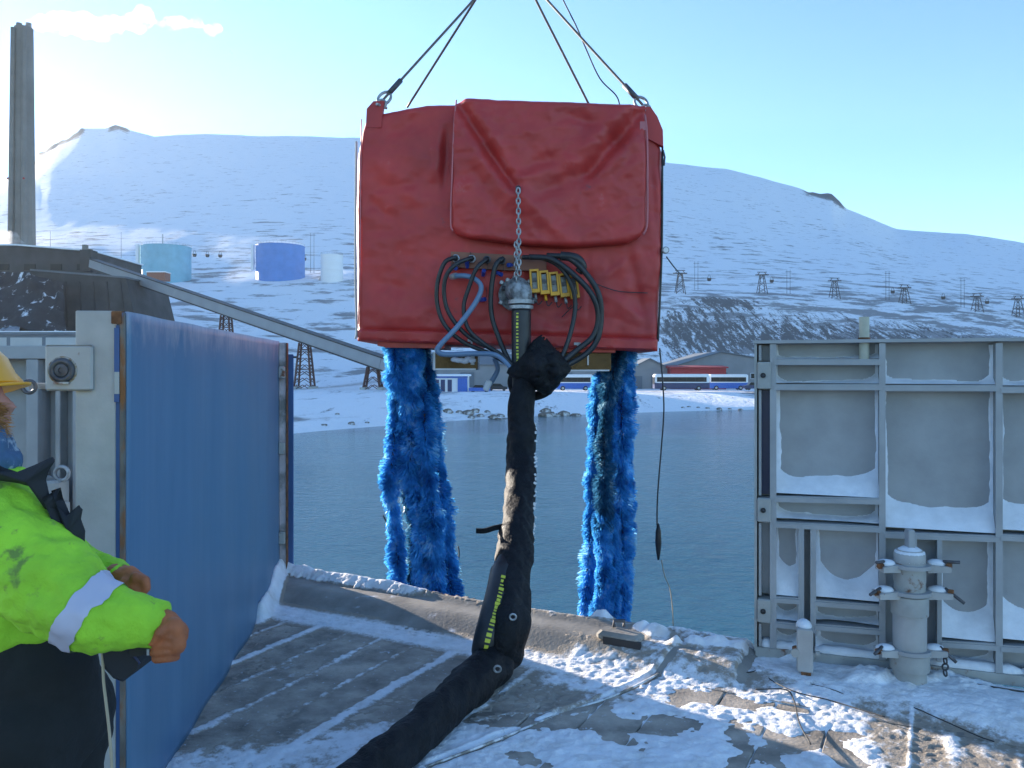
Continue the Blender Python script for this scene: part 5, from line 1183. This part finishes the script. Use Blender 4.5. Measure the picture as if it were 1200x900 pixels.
# tarpaulin collar tied round the hose
def collar():
    n = 34; vs = []; fs = []
    A, B, Cc, Dd = (634,395), (664,432), (641,461), (596,436)
    for j in range(n):
        for i in range(n):
            s, t = i/(n-1), j/(n-1)
            x = (1-s)*(1-t)*A[0]+s*(1-t)*B[0]+s*t*Cc[0]+(1-s)*t*Dd[0]; y = (1-s)*(1-t)*A[1]+s*(1-t)*B[1]+s*t*Cc[1]+(1-s)*t*Dd[1]
            e = math.sin(math.pi*s)*math.sin(math.pi*t); x += 3*(float(vnoise(s*5, t*5, 3))-.5)
            vs.append(BP(x, y, -.24-.16*e**.6+.05*(float(fbm(np.array(s*6+t*3), np.array(t*5), 8, 3))-.5)+.03*math.sin((s-t)*9)*e))
    fs = [(j*n+i, j*n+i+1, (j+1)*n+i+1, (j+1)*n+i) for j in range(n-1) for i in range(n-1)]
    o = MB().add(vs, fs).build('tarpaulin_collar', K['cover'], hs, True); q = o.modifiers.new('thickness', 'SOLIDIFY'); q.thickness = .02
    MB().ring(BP(635.5,397.5,-.27), .014, .005, (0,1,0), 14, 6).build('grommet', K['redsteel'], o, True); MB().ring(BP(613,428.5,-.31), .014, .004, (0,1,0), 14, 6).build('grommet', K['steel'], o, True)
    MB().tube(catmull([BP(603,436,-.2), BP(600,448,-.16), BP(606,462,-.12), BP(624,464,-.1), BP(640,458,-.14), BP(648,444,-.2)], 6), .035, 12).build('wrap', K['cover'], o, True)
collar()
# cables that loop from the sockets into the sleeve
def cab(pts, r, m=None, nm='cable'): MB().tube(catmull([BP(*p) for p in pts], 8), r, 10).build(nm, m or K['black'], hs, True)
cab([(534,305,-.16),(523,312,-.18),(515,335,-.17),(515,360,-.16),(524,383,-.16),(545,402,-.16),(575,415,-.17),(604,432,-.2)], .017)
cab([(552,306,-.16),(536,314,-.2),(525,328,-.2),(523,350,-.18),(530,372,-.18),(550,395,-.18),(580,412,-.2),(606,434,-.22)], .017)
cab([(571,307,-.15),(560,318,-.2),(551,340,-.19),(545,362,-.18),(550,386,-.2),(566,402,-.2),(590,418,-.22),(608,436,-.24)], .016)
cab([(590,305,-.12),(581,315,-.16),(576,345,-.15),(577,372,-.15),(585,397,-.17),(594,418,-.2),(603,434,-.22)], .019)
cab([(612,304,-.12),(635,306,-.16),(655,317,-.19),(668,338,-.19),(672,360,-.18),(668,385,-.2),(660,410,-.22),(648,434,-.26)], .018)
cab([(620,304,-.14),(645,308,-.2),(670,326,-.22),(690,348,-.22),(698,372,-.2),(692,395,-.2),(672,412,-.22),(650,430,-.26)], .022)
cab([(640,303,-.16),(664,307,-.22),(684,325,-.22),(698,348,-.22),(701,374,-.2),(697,398,-.2),(684,415,-.2),(655,432,-.24)], .022)
cab([(655,304,-.2),(672,307,-.22),(680,316,-.2),(676,322,-.18)], .034)
cab([(535,325.5,-.12),(547,326,-.15),(558,330,-.17),(565,340,-.18),(558,358,-.2),(538,385,-.22),(520,404,-.23),(516,412,-.23),(526,416,-.23),(560,415,-.22),(585,418,-.22),(605,438,-.24)], .020, K['hoseblue'], 'hydraulic_hose')
MB().tube([BP(530,325.5,-.06), BP(536,325.5,-.13)], .024, 10).build('hose_fitting', K['steel'], hs, True)
# ------------------------------------------------------------------ the worker at the left edge
def worker():
    Q = P
    b = MB()
    hd = Q(-44, 465, 2.12)
    b.ball(hd, .1, 16, (.98, .82, 1.15)); b.ball(hd+Vector((.035,.01,-.07)), .062, 12, (1, .9, .9))       # skull, jaw
    b.limb(hd+Vector((.092,.03,-.005)), hd+Vector((.108,.035,-.028)), .012, .016); b.ball(hd+Vector((0,-.085,-.01)), .026, 10, (.8,.4,1.2))   # nose, ear
    b.ball(hd+Vector((.078,-.005,.018)), .02, 8); b.ball(hd+Vector((.092,.03,-.062)), .018, 8, (1,1.6,.7))   # cheek bone, lips
    nk = Q(-25, 560, 2.12); b.limb(hd+Vector((-.01,0,-.08)), nk, .058, .065)
    ch, pv = Q(-10, 620, 2.12), Q(42, 800, 2.12); b.limb(nk, ch, .08, .14).limb(ch, pv, .14, .14)
    S, E, W = Q(6, 632, 1.95), Q(84, 714, 1.86), Q(186, 734, 1.9); b.limb(ch, S, .09, .08).limb(S, E, .06, .048).limb(E, W, .046, .032)
    S2, E2, W2 = Q(30, 632, 2.36), Q(98, 668, 2.36), Q(143, 679, 2.26); b.limb(ch, S2, .09, .07).limb(S2, E2, .055, .045).limb(E2, W2, .042, .03)
    k1, k2 = Vector((pv.x+.02, 2.05, .50)), Vector((pv.x+.0, 2.24, .50)); f1, f2 = Vector((pv.x-.06, 2.03, .09)), Vector((pv.x-.05, 2.28, .09))
    for k, f, y in ((k1, f1, -.09), (k2, f2, .09)): b.limb(pv+Vector((0,y,-.05)), k, .085, .06).limb(k, f, .055, .04)
    # hands inside the gloves belong to the body too
    b.limb(W, Q(201, 750, 1.9), .03, .03).limb(W2, Q(156, 681, 2.24), .028, .028)
    pr = b.build('person', K['skin'], None, True); remesh(pr, .012, 4)
    loc = Vector((pv.x, 2.12, 0)); pr.data.transform(Matrix.Translation(-loc)); pr.location = loc
    tag(pr, 'worker in a dirty yellow-green jacket, yellow hard hat and brown gloves at the left edge', 'person')
    # jacket: torso and both sleeves in one garment
    j = MB()
    j.limb(Q(-28, 575, 2.12), Q(-18, 612, 2.12), .10, .165, 18).limb(Q(-18, 612, 2.12), Q(22, 690, 2.12), .165, .172, 18).limb(Q(22, 690, 2.12), Q(27, 706, 2.12), .172, .168, 18)
    j.limb(Q(-22, 588, 2.05), Q(0, 628, 1.97), .10, .132).limb(Q(0, 628, 1.97), Q(58, 688, 1.9), .132, .112).limb(Q(58, 688, 1.9), Q(100, 716, 1.86), .112, .090).limb(Q(100, 716, 1.86), Q(150, 726, 1.88), .090, .072).limb(Q(150, 726, 1.88), Q(170, 729, 1.89), .072, .058)
    j.limb(Q(-10, 600, 2.25), S2, .12, .09).limb(S2, E2+Vector((0,0,.01)), .088, .068).limb(E2+Vector((0,0,.01)), Q(139, 678, 2.27), .062, .042)
    jk = j.build('jacket', K['hivis'], pr, True); remesh(jk, .010, 4, .042, .085)
    # cuffs, reflective bands
    ax = Vector((.97, 0, -.16)).normalized(); MB().lathe(Q(189, 732, 1.9)-ax*.012, [(.050,-.045),(.058,-.02),(.055,.012),(.044,.016)], 24, ax).build('cuff', K['hivis'], pr, True)
    def band(c, ax, r, w_, nm='reflective_band'):
        m = MB(); n = 56; ax = ax.normalized(); x = ax.cross(Vector((0,1,0))).normalized(); y = ax.cross(x); vs = []
        for i in range(9):
            for k in range(n): a = 2*math.pi*k/n; vs.append(c+ax*w_*(i/8-.5)+(x*math.cos(a)+y*math.sin(a))*r)
        m.add(vs, [(i*n+k, i*n+(k+1) % n, i*n+n+(k+1) % n, i*n+n+k) for i in range(8) for k in range(n)])
        o = m.build(nm, K['band'], pr, True); q = o.modifiers.new('wrap', 'SHRINKWRAP'); q.target = jk; q.wrap_method = 'NEAREST_SURFACEPOINT'; q.wrap_mode = 'OUTSIDE_SURFACE'; q.offset = .004
    band(Q(103, 717, 1.86), Vector((.85, .03, -.52)), .104, .060)
    # the open front: black lining turned out at the collar and chest
    def leaf(pts, d0, d1, nm, m, th=.022):
        n = len(pts); v = [Q(x, y, lerp(d0, d1, i/(n-1))) for i, (x, y) in enumerate(pts)]; c = sum(v, Vector())/n+Vector((0,-.03,0))
        mm = MB(); mm.add(v+[c], [(i, (i+1) % n, n) for i in range(n)]); o = mm.build(nm, m, pr, True); q = o.modifiers.new('sub', 'SUBSURF'); q.levels = q.render_levels = 2; q.subdivision_type = 'SIMPLE'
        q = o.modifiers.new('thickness', 'SOLIDIFY'); q.thickness = th; return o
    leaf([(-10,552),(20,553),(40,545),(60,536),(64,541),(58,550),(54,562),(58,580),(60,600),(52,596),(42,572),(20,566),(-10,562)], 1.93, 1.97, 'collar', K['lining'])
    leaf([(60,575),(66,592),(78,604),(92,592),(97,597),(95,608),(100,622),(99,645),(105,662),(100,672),(84,652),(70,622)], 1.95, 2.0, 'lapel', K['lining'])
    # trousers with a bib
    t = MB(); t.limb(Q(2, 705, 2.12), Q(34, 775, 2.12), .145, .163, 18).limb(Q(36, 770, 2.12), pv+Vector((.01,0,-.10)), .165, .162, 18)
    for k, f, y in ((k1, f1, -.085), (k2, f2, .085)): t.limb(pv+Vector((.02,y,-.10)), k+Vector((0,0,0)), .135, .10, 16).limb(k, f, .098, .085, 16)
    tr = t.build('trousers', K['trous'], pr, True); remesh(tr, .014, 5, .03, .12)
    for f in (f1, f2): 
        m = MB().limb(f+Vector((0,0,.02)), f+Vector((.0,0,-.03)), .07, .06).limb(f+Vector((.0,0,-.04)), f+Vector((.16,0,-.045)), .05, .045); remesh(m.build('boot', K['lining'], pr, True), .012, 3)
    # hard hat
    axh = Vector((-.20, .04, 1)).normalized(); hc = Q(-52, 452, 2.12)
    ht = MB().lathe(hc, [(.120,-.022),(.150,-.026),(.156,-.018),(.152,-.008),(.140,.012),(.128,.055),(.100,.095),(.055,.118),(0,.125)], 40, axh).build('hard_hat', K['hat'], pr, True, auto=50)
    vs = []
    for i in range(13):
        a = math.radians(-62+i*10.3); d = Vector((math.cos(a), math.sin(a), 0)); k = max(0, math.cos(a*1.4)); vs.append((hc+d*.146+axh*-.02+Vector((0,0,d.x*.03)), hc+d*(.148+.028*k)+axh*-.022+Vector((0,0,d.x*.032))))
    m = MB(); m.add([p for v in vs for p in v], [(2*i, 2*i+1, 2*i+3, 2*i+2) for i in range(12)]); o = m.build('peak', K['hat'], ht, True); q = o.modifiers.new('thickness', 'SOLIDIFY'); q.thickness = .008
    # neck scarf in soft rolls, beard
    m = MB()
    for z, R, r in ((515, .062, .040), (538, .076, .042), (500, .052, .034)):
        c = Q(-37, z+6, 2.12); m.ring(c, R, r, (.12,0,1), 26, 10, 1.12, (1,0,0))
    remesh(m.build('scarf', K['scarf'], pr, True), .009, 3, .022, .05)
    rng = random.Random(5); m = MB()
    for k in range(900):
        a = rng.uniform(-1.5, .7); z = rng.uniform(-.115, -.015); d = Vector((math.cos(a), math.sin(a), 0)); p = hd+Vector((.0,.0,z))+Vector((d.x*.093, d.y*.074, 0)); q = p+d*rng.uniform(.012, .030)+Vector((rng.uniform(-.008,.008), rng.uniform(-.008,.008), rng.uniform(-.018,.006)))
        if a < -.75 and z > -.05: continue
        s = Vector((0, .0016, .0012)); m.add([p-s, p+s, q], [(0,1,2)])
    m.build('beard', K['beard'], pr)
    # gloves: five fingers each
    g = MB(); pm = Q(198, 742, 1.9)
    g.limb(Q(190, 733, 1.9), Q(203, 744, 1.9), .040, .036).limb(Q(203, 736, 1.88), Q(206, 756, 1.88), .026, .024).limb(Q(202, 738, 1.93), Q(205, 757, 1.93), .026, .024)
    g.limb(Q(203,744,1.9), Q(200,764,1.9), .026, .022).limb(Q(193,744,1.89), Q(194,760,1.89), .028, .022)
    for i in range(4):
        y = 744+8.6*i; x = 213-2.2*i; k = (1, 1.06, 1, .84)[i]
        c = [Q(203, y-2, 1.905), Q(x, y, 1.885), Q(x-13*k, y+3, 1.862), Q(x-27*k, y+4, 1.870), Q(x-30*k, y+3, 1.885)]; r = (.0100, .0104, .0100, .0088)[i]
        for p_, q_, ra, rb in ((c[0], c[1], r*1.2, r*1.12), (c[1], c[2], r*1.1, r), (c[2], c[3], r, r*.92), (c[3], c[4], r*.92, r*.85)): g.limb(p_, q_, ra, rb, 10)
    for p_, q_, ra, rb in ((Q(196, 734, 1.875), Q(187, 742, 1.855), .016, .0135), (Q(187, 742, 1.855), Q(179, 753, 1.86), .0125, .0105)): g.limb(p_, q_, ra, rb, 10)
    remesh(g.build('glove', K['glove'], pr, True), .0036, 1, .004, .03)
    g = MB(); g.limb(Q(137, 677, 2.27), Q(150, 679, 2.25), .040, .036).limb(Q(150, 675, 2.25), Q(160, 681, 2.24), .030, .026)
    for i, (d, k) in enumerate(((2.205, .9), (2.228, 1), (2.251, 1), (2.274, .85))):
        c = [Q(158, 677, d), Q(158+12*k, 680, d), Q(168+4*k, 689, d), Q(163, 694, d)]; r = .014
        for a, e, ra, rb in ((c[0], c[1], r*1.1, r), (c[1], c[2], r, r*.92), (c[2], c[3], r*.92, r*.8)): g.limb(a, e, ra, rb, 10)
    for a, e, ra, rb in ((Q(146, 684, 2.215), Q(158, 691, 2.20), .018, .015), (Q(158, 691, 2.20), Q(168, 694, 2.205), .015, .012)): g.limb(a, e, ra, rb, 10)
    remesh(g.build('glove', K['glove'], pr, True), .006, 3, .006, .03)
worker()
def pouch():
    c = P(140, 778, 1.97); t = thing('control_pouch', 'black angular pouch hanging under the worker\'s right sleeve', 'pouch', c)
    q = [(119,760),(146,756),(164,777),(163,785),(144,799),(133,795),(120,781)]
    m = MB(); f = [P(x, y, 1.94) for x, y in q]; bk = [P(lerp(x, 140, -.04), lerp(y, 778, -.04), 1.94)+Vector((0,.10,0)) for x, y in q]; fi = [P(lerp(x, 140, .10), lerp(y, 778, .10), 1.92) for x, y in q]; n = len(q)
    m.add(f+bk+fi, [(i, (i+1) % n, n+(i+1) % n, n+i) for i in range(n)]+[(i, (i+1) % n, 2*n+(i+1) % n, 2*n+i) for i in range(n)]+[tuple(range(2*n, 3*n)), tuple(range(2*n-1, n-1, -1))])
    m.build('body', K['lining'], t)
    MB().tube(catmull([P(146,757,1.93), P(154,765,1.925), P(163,778,1.93)], 5), .004, 6).build('edge_trim', K['navy'], t, True)
    m = MB(); st = catmull([P(147,762,1.95), P(160,762,1.93), P(172,761,1.9), P(180,757,1.89)], 5)
    for a, b in zip(st[:-1], st[1:]): m.beam(a, b+(b-a)*.15, .03, .022)
    m.build('strap', K['lining'], t); MB().box(P(174,764,1.875), (.006,.006,.014)).build('buckle', K['steel'], t)
pouch()
tag(MB().tube(catmull([P(119,752,1.95), P(120.5,778,1.92), P(121.5,800,1.9), P(125,830,1.88), P(128.5,862,1.87), P(131,900,1.86), P(132,960,1.86)], 6), .0036, 7).build('cord', K['cord'], smooth=True), 'beige cord hanging from the worker\'s sleeve past the black trousers', 'cord')
# ------------------------------------------------------------------ sea air: one closed box of thin haze round everything
def haze():
    m = bpy.data.materials.new('haze'); m.use_nodes = True; t = m.node_tree; t.nodes.remove(t.nodes['Principled BSDF'])
    v = t.nodes.new('ShaderNodeVolumePrincipled'); v.inputs['Color'].default_value = (.86,.93,1,1); v.inputs['Density'].default_value = .00004; v.inputs['Anisotropy'].default_value = .4
    t.links.new(v.outputs[0], t.nodes['Material Output'].inputs['Volume'])
    MB().box((0, 1240, 290), (6200, 3300, 614)).build('haze', m, kind='stuff')
haze()
